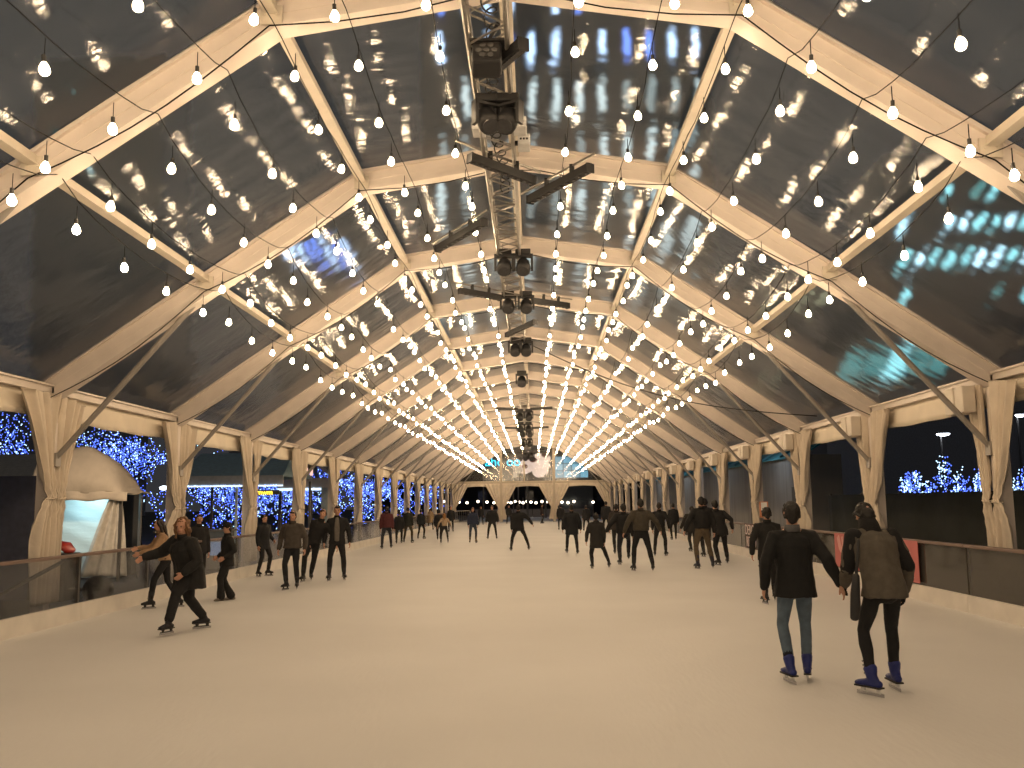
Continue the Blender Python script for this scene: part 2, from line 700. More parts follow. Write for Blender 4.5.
BM = bulb_mesh()
sk = MB()
sk.loft([(0, 0, .055), (0, 0, .05), (0, 0, .0), (0, 0, -.012)], [.010, .019, .019, .015], 8, V((1, 0, 0)), False)
SM = bpy.data.meshes.new('socket')
SM.from_pydata(sk.v, [], sk.f)
SM.materials.append(m_black)
LINES = [.72, 1.56, 2.28, 2.86, 3.56, 4.2, 4.52]
DROP = [.50, .45, .42, .60, .62, .58, .66]
LN = ['beside the truss', 'second out from the truss', 'third out, by the upper purlin', 'fourth out from the truss',
      'fifth out from the truss', 'sixth out from the truss', 'outermost, along the lower purlin']
nb = 0
for side, sn in ((-1, 'left'), (1, 'right')):
    for k, x in enumerate(LINES):
        X = side * x
        root = thing('festoon_string', (X, YB + 1, roof_z(x) - .3), 'warm bulb string on the %s half, %s' % (sn, LN[k]),
                     'string lights', 'festoon strings running down the hall')
        cab = MB()
        path = []
        bulbs = []
        yy = FYALL[0] - BAY + 1.0
        wob = random.random() * 5
        start = FYALL[0] - BAY
        for bay in range(-2, len(FYALL)):
            ys = FYALL[0] - BAY + bay * BAY
            for q in range(4):
                v = q / 4
                y = ys + v * BAY
                if y < YB or y > FY[-1] - .5:
                    continue
                sag = .10 * math.sin(pi * v)
                z = roof_z(x) - (DROP[k] - .17) * math.sin(pi * v) ** .5 - .24 * (1 - math.sin(pi * v) ** .5) - sag + .0
                for q2 in range(3):
                    v2 = v + q2 / 12
                    g2 = math.sin(pi * v2) ** .5
                    path.append(V((X + .02 * math.sin(y + wob), ys + v2 * BAY, roof_z(x) - (DROP[k] - .17) * g2 - .24 * (1 - g2) - .10 * math.sin(pi * v2))))
                yb_ = y + .35 + random.uniform(-.05, .05)
                zb = roof_z(x) - DROP[k] - sag + random.uniform(-.03, .03)
                bulbs.append(V((X + random.uniform(-.04, .04), yb_, zb)))
        for p in bulbs:
            cab.tube((p.x, p.y, p.z + .05), (p.x, p.y, p.z + .19), .005, 4)
        cab.loft(path, [.0055] * len(path), 5, V((0, 0, 1)), False)
        cab.build('cable', m_wire, root)
        for p in bulbs:
            o = bpy.data.objects.new('bulb', BM)
            COL.objects.link(o)
            o.parent = root
            o.location = p - WLOC[root.name]
            o.rotation_euler = (random.uniform(-.08, .08), random.uniform(-.08, .08), 0)
            nb += 1
            if p.y < 26:
                s2 = bpy.data.objects.new('socket', SM)
                COL.objects.link(s2)
                s2.parent = o
# cables draped across under each frame
for i, y in enumerate(FYALL[1:], 1):
    t = MB()
    anchors = [-EX, -PX, -KX, KX, PX, EX]
    pts = []
    for a, c in zip(anchors[:-1], anchors[1:]):
        for q in range(7):
            u = q / 7
            x = a + (c - a) * u
            za, zc = roof_z(a) - .2, roof_z(c) - .2
            z = za + (zc - za) * u - .16 * math.sin(pi * u) * (1 if a != -KX else 0)
            if a == -KX:
                z = roof_z(x) - .2 - .1 * abs(math.sin(2 * pi * u))
            pts.append(V((x, y - .21, z)))
    pts.append(V((EX, y - .21, roof_z(EX) - .2)))
    t.loft(pts, [.008] * len(pts), 5, V((0, 1, 0)), False)
    o = t.build('draped_cable', m_wire, smooth=True)
    tag(o, 'thin black cable draped under the %s arched frame in view' % ORD[i - 1], 'cable', 'cables draped across the frames')


# ------------------------------------------------------------------ ceiling truss and stage lights
TX, TZ = -.18, 6.3


def truss(y0, y1, label, w=.40, h=.34, zb=TZ):
    t = thing('lighting_truss', (TX, y0, zb), label, 'truss')
    c = MB()
    L4 = [(TX - w / 2, zb), (TX + w / 2, zb), (TX - w / 2, zb + h), (TX + w / 2, zb + h)]
    for x, z in L4:
        c.tube((x, y0, z), (x, y1, z), .025, 8)
    c.build('chord_tubes', m_truss, t)
    l = MB()
    n = int((y1 - y0) / .4)
    for k in range(n):
        a = y0 + (y1 - y0) * k / n
        bq = y0 + (y1 - y0) * (k + 1) / n
        s = k % 2
        for z in (zb, zb + h):
            xa, xb = (TX - w / 2, TX + w / 2) if s else (TX + w / 2, TX - w / 2)
            l.tube((xa, a, z), (xb, bq, z), .012, 5)
        for x in (TX - w / 2, TX + w / 2):
            za, zc = (zb, zb + h) if s else (zb + h, zb)
            l.tube((x, a, za), (x, bq, zc), .012, 5)
        if k % 4 == 0:
            l.tube((TX - w / 2, a, zb), (TX + w / 2, a, zb), .014, 5)
    l.build('lattice_braces', m_truss, t)
    hg = MB()
    y = y0 + .8
    while y < y1:
        for x in (TX - w / 2, TX + w / 2):
            hg.tube((x, y, zb + h), (x * .9, y, roof_z(0) - .05), .012, 5)
        y += 5
    hg.build('hanger', m_brace, t)
    return t


truss(3.0, 29.0, 'long silver box truss hung under the ridge, nearest of the three')
truss(43.5, 58.0, 'second silver box truss under the ridge, halfway down the hall')
truss(74.0, 82.0, 'farthest silver box truss, just before the gable')


def rotz(a):
    return Matrix.Rotation(a, 3, 'Z')


def led_bar(p, q, label, pipe=True):
    """p, q: world end points"""
    p, q = V(p), V(q)
    c = (p + q) / 2
    d = (q - p)
    Ln = d.length
    d.normalize()
    t = thing('led_bar_light', c, label, 'stage light', 'black LED bars on the truss')
    side = d.cross(V((0, 0, 1))).normalized()
    up = side.cross(d)
    mb = MB()
    mb.beam(p, q, .11, .10, side)
    mb.beam(p + up * .06, q + up * .06, .07, .03, side)
    for e in (p, q):
        mb.beam(e - d * .012, e + d * .012, .13, .13, side)
    mb.build('housing', m_black, t)
    ln = MB()
    nl = 10
    for k in range(nl):
        a = p + d * (Ln * (k + .5) / nl) - up * .052
        ln.tube(a, a - up * .012, .032, 8)
    ln.build('lens_row', m_lens, t)
    if pipe:
        pp = MB()
        pp.tube(p + up * .17 - d * .25, q + up * .17 + d * .12, .018, 8)
        pp.build('pipe', m_truss, t)
        for k in (.3, .72):
            a = p + d * Ln * k
            MB().box(a + up * .12, (.07, .07, .14)).build('clamp', m_black, t)
    return t


def moving_head(c, label, yaw=0, s=1.0):
    c = V(c)
    t = thing('moving_head_light', c, label, 'stage light', 'round moving heads on the truss')
    MB().box(c + V((0, 0, -.05 * s)), (.26 * s, .22 * s, .10 * s)).build('base', m_black, t, bevel=.02)
    yk = MB()
    r = rotz(yaw)
    for k in (-1, 1):
        yk.box(c + r @ V((k * .15 * s, 0, -.22 * s)), (.04 * s, .12 * s, .28 * s), r)
    yk.box(c + V((0, 0, -.11 * s)), (.32 * s, .14 * s, .04 * s), r)
    yk.build('yoke', m_black, t)
    hd = MB()
    d = (r @ V((0, -.6, -.8))).normalized()
    h0 = c + V((0, 0, -.28 * s))
    hd.loft([h0 - d * .15 * s, h0 - d * .08 * s, h0 + d * .06 * s, h0 + d * .14 * s], [.07 * s, .11 * s, .13 * s, .12 * s], 14, V((1, 0, 0)), False)
    hd.build('head', m_black, t, True)
    MB().loft([h0 + d * .138 * s, h0 + d * .15 * s], [.10 * s, .095 * s], 14, V((1, 0, 0)), False).build('lens', m_lens, t)
    return t


def on_truss(u, v, z):
    return on_z(u, v, z)


# near wash light with seven-lens face
c = on_z(487, 60, TZ - .15)
t = thing('wash_light', c, 'black square wash light with a face of round lenses, left of the truss', 'stage light')
rt = Matrix.Rotation(-.5, 3, 'X')
MB().box(c, (.30, .22, .34), rt).build('housing', m_black, t, bevel=.03)
ln = MB()
for a, bq in ((0, 0), (-.08, 0), (.08, 0), (-.04, .08), (.04, .08), (-.04, -.08), (.04, -.08)):
    pc = c + rt @ V((a, -.112, bq))
    ln.tube(pc, pc + rt @ V((0, -.012, 0)), .032, 10)
ln.build('lens', mat('grey_lens', (.12, .12, .12), .2), t)
MB().box(c + rt @ V((0, -.03, .21)), (.36, .14, .05), rt).build('top_visor', m_black, t)
MB().beam(c + V((0, .05, .2)), c + V((.12, .05, .42)), .04, .04).build('clamp', m_black, t)
# long dark fixture crossing beside it
a, b_ = on_z(497, 66, TZ - .05), on_z(523, 44, TZ - .05)
led_bar(a, b_, 'thick black bar light across the truss beside the square wash light', False)
moving_head(on_z(487, 96, TZ), 'left round moving head of the closest pair on the truss', .5, 1.0)
moving_head(on_z(508, 96, TZ), 'right round moving head of the closest pair on the truss', -.5, 1.0)
for (u, v, lb) in ((479, 128, 'small white control box left of the truss'), (520, 126, 'small white control box right of the truss, with black sockets'),
                   (524, 143, 'small pale control box on the truss just ahead of the LED bars')):
    c = on_z(u, v, TZ + .05)
    t = thing('control_box', c, lb, 'box')
    MB().box(c, (.16, .3, .14)).build('case', m_white, t, bevel=.01)
    sb = MB()
    for k in (-1, 0, 1):
        sb.tube(c + V((k * .04, -.155, 0)), c + V((k * .04, -.145, 0)), .015, 8)
    sb.build('socket', m_black, t)
    MB().box(c + V((-.10 if u > 500 else .10, 0, 0)), (.1, .05, .05)).build('clamp', m_black, t)
zb = TZ - .08
led_bar(on_z(470, 158, zb), on_z(533, 181, zb - .1), 'black LED bar slanting down to the right, nearest the camera')
led_bar(on_z(530, 200, zb), on_z(590, 168, zb), 'black LED bar rising to the right on a pipe, right of the truss')
led_bar(on_z(438, 249, zb), on_z(484, 222, zb), 'black LED bar rising to the right, left of the truss')
led_bar(on_z(460, 291, zb), on_z(500, 298, zb), 'black LED bar left of the truss, nearly level')
led_bar(on_z(533, 301, zb), on_z(568, 306, zb), 'short black LED bar right of the truss, nearly level')
led_bar(on_z(507, 335, zb), on_z(535, 322, zb), 'small black LED bar across the far end of the near truss', False)
for (u, v, s, lb) in ((504, 250, 1.1, 'left moving head by the third arched frame'), (523, 250, 1.1, 'right moving head by the third arched frame'),
                      (508, 292, 1.1, 'left moving head by the fourth arched frame'), (526, 292, 1.1, 'right moving head by the fourth arched frame'),
                      (515, 338, 1.2, 'left moving head at the far end of the near truss'), (526, 338, 1.2, 'right moving head at the far end of the near truss')):
    moving_head(on_z(u, v, TZ + .1), lb, 0, s)
for i, y in enumerate((44.5, 56)):
    for sg, sn in ((-1, 'left'), (1, 'right')):
        nmq = ('front', 'rear')[i]
        led_bar((TX + sg * .3, y, 6.1), (TX + sg * 1.35, y, 6.15), '%s LED bar at the %s of the second truss' % (sn, nmq), False)
        moving_head((TX + sg * .22, y + .9, 6.2), '%s moving head at the %s of the second truss' % (sn, nmq), 0, 1.3)
        moving_head((TX + sg * .2, y + 1.2, 5.6), '%s lower moving head at the %s of the second truss' % (sn, nmq), 0, 1.2)
for i, y in enumerate((76, 79)):
    for sg, sn in ((-1, 'left'), (1, 'right')):
        nmq = ('front', 'rear')[i]
        led_bar((TX + sg * .3, y, 5.9), (TX + sg * 1.3, y, 5.95), '%s LED bar at the %s of the farthest truss' % (sn, nmq), False)
        moving_head((TX + sg * .25, y, 5.9), '%s moving head at the %s of the farthest truss' % (sn, nmq), 0, 1.6)
moving_head((TX, 36, 6.75), 'single moving head hung alone between the first two trusses', 0, 1.4)
# curly control cable on the truss
cc = MB()
pts = []
for k in range(240):
    s = k / 239
    y = 8 + 6 * s
    pts.append(V((TX + .07 * math.cos(s * 120) + .05 * math.sin(s * 9), y, TZ + .16 + .07 * math.sin(s * 120))))
cc.loft(pts, [.01] * len(pts), 5, V((0, 0, 1)), False)
tag(cc.build('coiled_cable', m_black), 'black coiled control cable inside the near truss', 'cable')
lc = MB()
a, b_ = V((.1, 27, 6.3)), V((6.9, 22, 3.6))
pts = [a.lerp(b_, k / 16) + V((0, 0, -.5 * math.sin(pi * k / 16))) for k in range(17)]
lc.loft(pts, [.014] * 17, 6, V((0, 1, 0)), False)
tag(lc.build('feed_cable', m_black, smooth=True), 'black feed cable swagged from the truss to the right eave', 'cable')

# ------------------------------------------------------------------ rink barriers
BX = 6.55
def barrier(sgn):
    y0 = 1.5
    t = thing('rink_barrier', (sgn * BX, y0 + 1.25, 0), '', 'barrier')
    MB().box((sgn * BX, y0 + 1.25, .125), (.08, 2.49, .25)).build('kickboard', m_kick, t)
    MB().box((sgn * (BX + .01), y0 + 1.25, .59), (.018, 2.42, .69)).build('glass_panel', m_glassL if sgn < 0 else m_glassR, t)
    MB().box((sgn * BX, y0 + 1.25, .955), (.11, 2.49, .045)).build('top_rail', m_rail, t, bevel=.008)
    MB().box((sgn * (BX + .04), y0 + .02, .5), (.05, .05, .93)).build('post', m_post, t)
    return t


for sgn, sn in ((-1, 'left'), (1, 'right')):
    p0 = barrier(sgn)
    for i in range(33):
        c = p0 if i == 0 else copy_tree(p0, (0, 2.5 * i, 0))
        tag(c, 'rink barrier section with white kickboard and brown rail along the %s side' % sn, 'barrier', 'rink barrier sections, %s side' % sn)


TEXTS = []


def text(name, body, size, M, pos, xdir, zdir, parent=None, ext=.004):
    cu = bpy.data.curves.new(name, 'FONT')
    cu.body = body
    cu.size = size
    cu.extrude = ext
    cu.align_x = 'CENTER'
    cu.align_y = 'CENTER'
    o = bpy.data.objects.new(name, cu)
    COL.objects.link(o)
    x = V(xdir).normalized()
    z = V(zdir).normalized()
    nrm = x.cross(z)
    mt = Matrix((x, z, nrm)).transposed().to_4x4()
    p = V(pos)
    if parent is not None:
        o.parent = parent
        p = p - WLOC[parent.name]
    mt.translation = p
    o.matrix_local = mt
    cu.materials.append(M)
    TEXTS.append(o)
    return o


# pink banner on the right barrier
def rail_y(u, sgn=1):
    return None


def y_at(u, X, z=.6):           # distance at which a wall x = X shows at column u
    lo, hi = 2.0, 120.0
    for _ in range(50):
        md = (lo + hi) / 2
        uu = proj((X, md, z))[0]
        if (uu > u) == (X > 0):
            lo = md
        else:
            hi = md
    return md


m_pink = mat('pink_banner_cloth', (0.50, 0.14, 0.135), .7, 0, .12, 1.5)
ya, yb = y_at(922, BX), y_at(838, BX)
yc = (ya + yb) / 2
t = thing('pink_banner', (BX - .06, yc, .29), 'pink-red advertising banner with white lines of text on the right barrier', 'banner')
MB().box((BX - .055, yc, .62), (.012, yb - ya, .68)).build('banner_sheet', m_pink, t)
wl = mat('white_lettering', (.75, .62, .6), .6)
tx = text('lettering', 'SKATE UNDER THE LIGHTS', .085, wl, (BX - .065, ya + .62, .76), (0, -1, 0), (0, 0, 1), t)
tx.data.body = 'mmm mmmm mm'
tx2 = text('lettering', 'mmmm mmm mmm', .07, wl, (BX - .065, ya + .62, .66), (0, -1, 0), (0, 0, 1), t)
tx3 = text('lettering', 'w rbs', .12, wl, (BX - .065, ya + .33, .38), (0, -1, 0), (0, 0, 1), t)
lf = MB()
lf.loft([(BX - .068, yb - .25, .9), (BX - .068, yb - .35, .7), (BX - .068, yb - .6, .5)], [(.004, .08), (.004, .10), (.004, .02)], 8, V((1, 0, 0)), False)
lf.loft([(BX - .068, yb - .5, .9), (BX - .068, yb - .55, .75), (BX - .068, yb - .75, .62)], [(.004, .05), (.004, .07), (.004, .02)], 8, V((1, 0, 0)), False)
lf.build('printed_figure', mat('pale_pink_print', (.6, .3, .27), .7), t)
ya, yb = y_at(760, BX), y_at(747, BX)
yc = (ya + yb) / 2
t = thing('black_sign', (BX - .06, yc, .29), 'small black sign with two rows of white capitals on the right barrier', 'sign')
MB().box((BX - .055, yc, .62), (.012, yb - ya, .70)).build('sign_board', mat('black_sign_board', (.03, .025, .022), .6), t)
fr = MB()
for z in (.965, .62, .285):
    fr.box((BX - .065, yc, z), (.012, yb - ya, .03))
fr.build('frame_strip', mat('dark_red_strip', (.09, .03, .025), .6), t)
ts = min(.42, (yb - ya) / 3.2)
text('lettering', 'DERGO', ts, wl, (BX - .066, yc, .79), (0, -1, 0), (0, 0, 1), t)
text('lettering', 'REIGO', ts, wl, (BX - .066, yc, .45), (0, -1, 0), (0, 0, 1), t)

# ------------------------------------------------------------------ far gable
gy = FY[-1]
PG = [on_y(501, 480, gy).x, on_y(554, 480, gy).x]
m_gb = mat('gable_aluminium', (0.50, 0.43, 0.34), 0.5, 0, .05, 3)
gm = MB()
gm.box((0, gy + .2, EZ + .02), (2 * EX, .16, .2))
structure(gm.build('trim_1', m_gb))
for i, x in enumerate(PG):
    g_ = MB().box((x, gy + .2, (roof_z(x)) / 2), (.22, .18, roof_z(x))).build('trim_%d' % (i + 2), m_gb)
    structure(g_)
g_ = MB().box(((PG[0] + PG[1]) / 2 - .3, gy + .2, (EZ + RZ) / 2), (.14, .1, RZ - EZ)).build('trim_4', m_gb)
structure(g_)
wv = MB()
xs_ = [-EX, -PX, -KX, 0, KX, PX, EX]
for k in range(6):
    wv.v += [V((xs_[k], gy + .22, EZ)), V((xs_[k + 1], gy + .22, EZ)), V((xs_[k + 1], gy + .22, roof_z(xs_[k + 1]) + .1)), V((xs_[k], gy + .22, roof_z(xs_[k]) + .1))]
    n_ = len(wv.v)
    wv.f.append([n_ - 4, n_ - 3, n_ - 2, n_ - 1])
structure(wv.build('window_1', glass('gable_vinyl', (.9, .92, .95), .1, (.2, .2, .2)), solid=.01))
ex = [-EX, PG[0], PG[1], EX]
for k in range(3):
    xa, xb = ex[k] + .1, ex[k + 1] - .1

    def vf(u, v, xa=xa, xb=xb):
        return (xa + (xb - xa) * u, gy + .15 + .03 * math.sin(u * 30), EZ - .08 - v * (.30 + .04 * math.sin(u * 9)))
    o = MB().grid(vf, 30, 3).build('gable_valance', m_cloth, solid=.01)
    tag(o, 'cream valance over the %s opening of the far gable' % ('left', 'middle', 'right')[k], 'valance', 'far gable valances')
    for s in (0, 1):
        x0 = xa if s == 0 else xb
        d = 1 if s == 0 else -1

        def cf(u, v, x0=x0, d=d):
            z = EZ - .1 - v * (EZ - .3)
            tie = 1.3
            w = .18 + (1.25) * max(0, (z - tie) / (EZ - tie)) ** .9 if z > tie else .18 + .2 * min(1, (tie - z))
            return (x0 + d * u * w, gy + .05 + .04 * math.sin(u * 24 + v * 3), z)
        o = MB().grid(cf, 24, 20).build('gable_curtain', m_cloth, smooth=True, solid=.01)
        tag(o, 'cream drape swept to the %s of the %s far opening' % (('left', 'right')[s], ('left', 'middle', 'right')[k]), 'curtain', 'far gable drapes')
# ------------------------------------------------------------------ OUTSIDE
m_blue = emit('blue_fairy_glow', (.09, .17, 1.0), 2.2, False)
m_pale = emit('pale_fairy_glow', (.45, .72, 1.0), 2.6, False)
m_bark = mat('dark_bark', (.03, .026, .024), .9, 0, .3, 6)


def lights_mesh(pts, r):
    mb = MB()
    for p in pts:
        i = len(mb.v)
        for d in ((1, 0, 0), (-1, 0, 0), (0, 1, 0), (0, -1, 0), (0, 0, 1), (0, 0, -1)):
            mb.v.append(p + V(d) * r)
        for q in ((0, 2, 4), (2, 1, 4), (1, 3, 4), (3, 0, 4), (2, 0, 5), (1, 2, 5), (3, 1, 5), (0, 3, 5)):
            mb.f.append([i + k for k in q])
    return mb


def fairy_tree(x, y, h, spread, n, label, r=.035, name='fairy_light_tree', vol=0):
    rnd = random.Random(int(x * 31 + y * 17))
    t = thing(name, (x, y, 0), label, 'tree', 'bare trees wound with blue lights')
    wood = MB()
    pts = []

    def branch(p, d, L, rr, lev):
        q = p
        steps = 5
        prev = [p]
        for k in range(steps):
            d = (d + V((rnd.uniform(-.25, .25), rnd.uniform(-.25, .25), rnd.uniform(-.08, .18)))).normalized()
            q = q + d * (L / steps)
            prev.append(q)
        wood.loft(prev, [rr * (1 - .11 * k) for k in range(steps + 1)], 5, V((.3, .9, .1)), False)
        for k in range(int(L * n * .75)):
            s = rnd.random() * steps
            a = prev[int(s)].lerp(prev[min(steps, int(s) + 1)], s % 1)
            pts.append(a + V((rnd.uniform(-1, 1), rnd.uniform(-1, 1), rnd.uniform(-1, 1))) * (.05 + .10 * (lev > 0) + rr))
        if lev < 3:
            for k in range(4 if lev == 0 else 3):
                a = prev[rnd.choice((3, 4, 5)) if lev else 5 - (k % 2)]
                ang = rnd.uniform(0, 2 * pi)
                nd = (d * .7 + V((math.cos(ang), math.sin(ang), rnd.uniform(-.1, .5))) * spread).normalized()
                branch(a, nd, L * rnd.uniform(.62, .85), rr * .5, lev + 1)
    branch(V((x, y, 0)), V((0, 0, 1)), h * .36, h * .022, 0)
    for c in range(int(vol * .26 / 14)):          # strands hanging through the crown
        an = rnd.uniform(0, 2 * pi)
        rr_ = math.sqrt(rnd.random()) * h * .48
        px, py = x + rr_ * math.cos(an), y + rr_ * math.sin(an)
        z1 = h * rnd.uniform(.35, .95) * (1 - .35 * rr_ / (h * .48))
        L_ = rnd.uniform(.6, 2.0)
        for q in range(14):
            pts.append(V((px + .25 * math.sin(q * .7 + an) + rnd.uniform(-.06, .06), py + rnd.uniform(-.1, .1), max(.3, z1 - L_ * q / 14))))
    wood.build('trunk', m_bark, t, True)
    rnd.shuffle(pts)
    k = int(len(pts) * .80)
    o = lights_mesh(pts[:k], r).build('blue_lights', m_blue, t)
    o['kind'] = 'stuff'
    o = lights_mesh(pts[k:], r * 1.05).build('pale_lights', m_pale, t)
    o['kind'] = 'stuff'
    return t


TR = [(12, 40, 7.4, .9, 22, 2200, 'blue-lit bare tree at the far left edge, beyond the navy board'),
      (142, 36, 6.4, 1.0, 26, 1300, 'blue-lit bare tree behind the white marquee, trunk wound with lights'),
      (100, 46, 7.2, 1.0, 18, 2200, 'blue-lit bare tree above the marquee roof'),
      (203, 46, 4.6, .9, 18, 1700, 'blue-lit tree seen under the grey canopy, left of its white post'),
      (243, 50, 4.8, .9, 18, 1700, 'blue-lit tree seen under the grey canopy, right of its white post'),
      (275, 54, 4.8, .9, 18, 1700, 'blue-lit tree behind the yellow sign and cream booth'),
      (318, 60, 5.2, 1.0, 18, 1600, 'blue-lit tree just right of the cream booth'),
      (350, 66, 5.2, 1.0, 15, 1200, 'blue-lit tree between the fifth and sixth left columns'),
      (377, 78, 5.4, 1.0, 14, 1000, 'blue-lit tree between far left columns, behind the seventh'),
      (402, 92, 5.6, 1.0, 12, 700, 'distant blue-lit tree near the far left columns'),
      (422, 110, 5.6, 1.0, 10, 500, 'farthest blue-lit tree, left of the far gable')]
for u, y, h, sp, n, vol, lb in TR:
    p = on_y(u, 502, y)
    fairy_tree(p.x, y, h, sp, n, lb, .019 * y / 45 + .008, vol=vol)

# blue-lit shrubs on the right
for (u0, u1, vt, y, lb) in ((900, 930, 470, 36, 'low blue-lit shrub left of the large lit arch bush'), (925, 970, 457, 38, 'large dome of blue fairy lights beyond the right side'),
                            (974, 988, 470, 37, 'small blue-lit cone shrub beside the second right column'), (1010, 1050, 465, 38, 'blue-lit shrub at the right picture edge')):
    a, c = on_y(u0, 495, y), on_y(u1, 495, y)
    zt = on_y(u0, vt, y).z
    zb_ = on_y(u0, 497, y).z - .1
    cx_, rx = (a.x + c.x) / 2, (c.x - a.x) / 2
    t = thing('fairy_light_shrub', (cx_, y, 0), lb, 'shrub', 'blue-lit shrubs on the right')
    w_ = MB()
    pts = []
    rnd = random.Random(u0)
    for k in range(26):
        an = rnd.uniform(0, 2 * pi)
        el = rnd.uniform(.1, 1.5)
        tip = V((cx_ + rx * math.cos(an) * math.cos(el), y + rx * .6 * math.sin(an) * math.cos(el), zb_ + (zt - zb_) * math.sin(el)))
        st = V((cx_, y, .0))
        md_ = st.lerp(tip, .5) + V((0, 0, .3))
        w_.loft([st, md_, tip], [.03, .02, .008], 4, V((.3, .9, .1)), False)
        for q in range(16):
            s = 1 - abs(rnd.gauss(0, .22))
            pp = st.lerp(tip, s) + V((rnd.uniform(-.12, .12), rnd.uniform(-.12, .12), rnd.uniform(-.1, .1)))
            if pp.z > zb_:
                pts.append(pp)
    w_.build('stems', m_bark, t)
    k = int(len(pts) * .6)
    lights_mesh(pts[:k], .03).build('blue_lights', m_blue, t)['kind'] = 'stuff'
    lights_mesh(pts[k:], .03).build('pale_lights', m_pale, t)['kind'] = 'stuff'

# navy board, left edge
p0, p1 = on_y(-60, 500, 17.2), on_y(38, 500, 17.2)
t = thing('navy_board', ((p0.x + p1.x) / 2, 17.2, 0), 'tall dark navy board standing outside at the left edge', 'board')
zt = on_y(20, 476, 17.2).z
MB().box(((p0.x + p1.x) / 2, 17.2, zt / 2), (p1.x - p0.x, .06, zt)).build('panel', mat('navy_panel', (.14, .15, .21), .8), t)
fb = MB()
for x in (p0.x + .05, p1.x - .05):
    fb.box((x, 17.3, .5), (.06, .3, 1.0))
fb.build('foot', m_post, t)
# grey roofed stall behind it
p0, p1 = on_y(-40, 476, 30), on_y(45, 476, 30)
zt, zb2 = on_y(20, 452, 30).z, on_y(20, 477, 30).z
t = thing('grey_stall', ((p0.x + p1.x) / 2, 31, 0), 'grey-roofed stall beyond the navy board at the left edge', 'stall')
r_ = MB()
r_.v += [V((p0.x, 29.5, zb2)), V((p1.x, 29.5, zb2)), V((p1.x - .6, 31.5, zt)), V((p0.x, 31.5, zt)), V((p1.x, 33.5, zb2)), V((p0.x, 33.5, zb2))]
r_.f += [[0, 1, 2, 3], [3, 2, 4, 5], [1, 4, 2]]
r_.build('roof', mat('grey_stall_cloth', (.42, .41, .37), .8), t, solid=.04)
q = MB()
for x in (p0.x + .1, p1.x - .1):
    for y in (29.6, 33.4):
        q.box((x, y, zb2 / 2), (.1, .1, zb2))
q.build('post', m_post, t)

# white marquee
my = 21.0
xl, xr = on_y(50, 500, my).x, on_y(119, 500, my).x
ze, zp = on_y(90, 494, my).z, on_y(75, 452, my).z + .1
t = thing('white_marquee', ((xl + xr) / 2, my + 1, 0), 'small white marquee with rounded cream canopy and pale blue lit wall, behind left glass', 'marquee')


def mf(u, v):
    x = xl - .4 + (xr - xl + .65) * u
    k = math.sin(pi * min(1, .10 + u * .9)) ** .8 if u < 1 else 0
    yy = my - .15 + v * 1.3
    prof = math.sin(pi * v) ** .6 if 0 < v < 1 else 0
    base = ze + .03
    top = (zp - ze)
    hump = max(0, 1 - ((u - .32) / .60) ** 2) ** .55 if abs((u - .32) / .60) < 1 else 0
    return (x, yy, base + top * hump * prof + .02 * math.sin(u * 18) + .03 * math.sin(u * 9 + v * 7) * prof)


MB().grid(mf, 32, 14).build('canopy', m_cloth, t, True, solid=.02)
cf_ = MB()
cf_.grid(lambda u, v: (xl - .4 + (xr - xl + .65) * u, my - .16 + .03 * math.sin(u * 25), ze + .05 - v * .20 + .02 * math.sin(u * 18)), 30, 3)
cf_.build('canopy_edge', m_cloth, t, True, solid=.015)
m_tarp = mat('pale_blue_tarp', (.62, .72, .72), .8, 0, .03, 1, .35, 3, stretch=(2, 1, 5))
MB().grid(lambda u, v: (xl - .3 + (xr - xl - .15) * u, my + 1.0 + .008 * math.sin(v * 30 + u * 9), .02 + v * (ze + .1)), 30, 30).build('back_wall', m_tarp, t, True, solid=.02)


def flap(u, v):
    z = ze + .02 - v * (ze - .1)
    w = .15 + .95 * v ** .8
    x = xr - .05 - w * .75 + u * w
    return (x, my + .05 + .07 * math.sin(u * 20 + v * 2), z)


MB().grid(flap, 26, 16).build('entrance_flap', mat('white_flap_cloth', (.66, .62, .55), .8), t, True, solid=.01)
q = MB()
for x in (xl - .3, xr + .05):
    for y in (my, my + 1.05):
        q.box((x, y, ze / 2), (.06, .06, ze))
q.build('post', m_post, t)
li = bpy.data.lights.new('marquee_lamp', 'AREA')
li.energy = 14
li.color = (.62, .92, 1.0)
li.size = 1.0
lo = bpy.data.objects.new('marquee_lamp', li)
COL.objects.link(lo)
lo.location = ((xl + xr) / 2 - .2, my + .35, ze + .02)
lo.rotation_euler = (.35, 0, 0)
lp = bpy.data.lights.new('added_flood_glow', 'SPOT')  # warm spot added to brighten the marquee canopy
lp.spot_size = 1.3
lp.spot_blend = .6
lp.energy = 420
lp.color = (1.0, .74, .48)
lp.shadow_soft_size = .12
lo = bpy.data.objects.new('added_flood_glow', lp)
COL.objects.link(lo)
lo.location = (-8.3, 16.6, 3.55)
lo.rotation_euler = (V((-10.3, 21, 2.0)) - V((-8.3, 16.6, 3.55))).to_track_quat('-Z', 'Y').to_euler()
t = thing('added_flood_lamp', (-7.6, 16.6, 3.4), 'added flood lamp outside the left eave, put there to brighten the marquee', 'lamp')  # made-up fixture to carry the added spot, hidden by the valance
MB().beam((-7.14, 16.6, 3.45), (-8.1, 16.6, 3.7), .04, .04).build('arm', m_post, t)
MB().box((-8.2, 16.6, 3.72), (.24, .2, .1)).build('housing', m_post, t, bevel=.02)
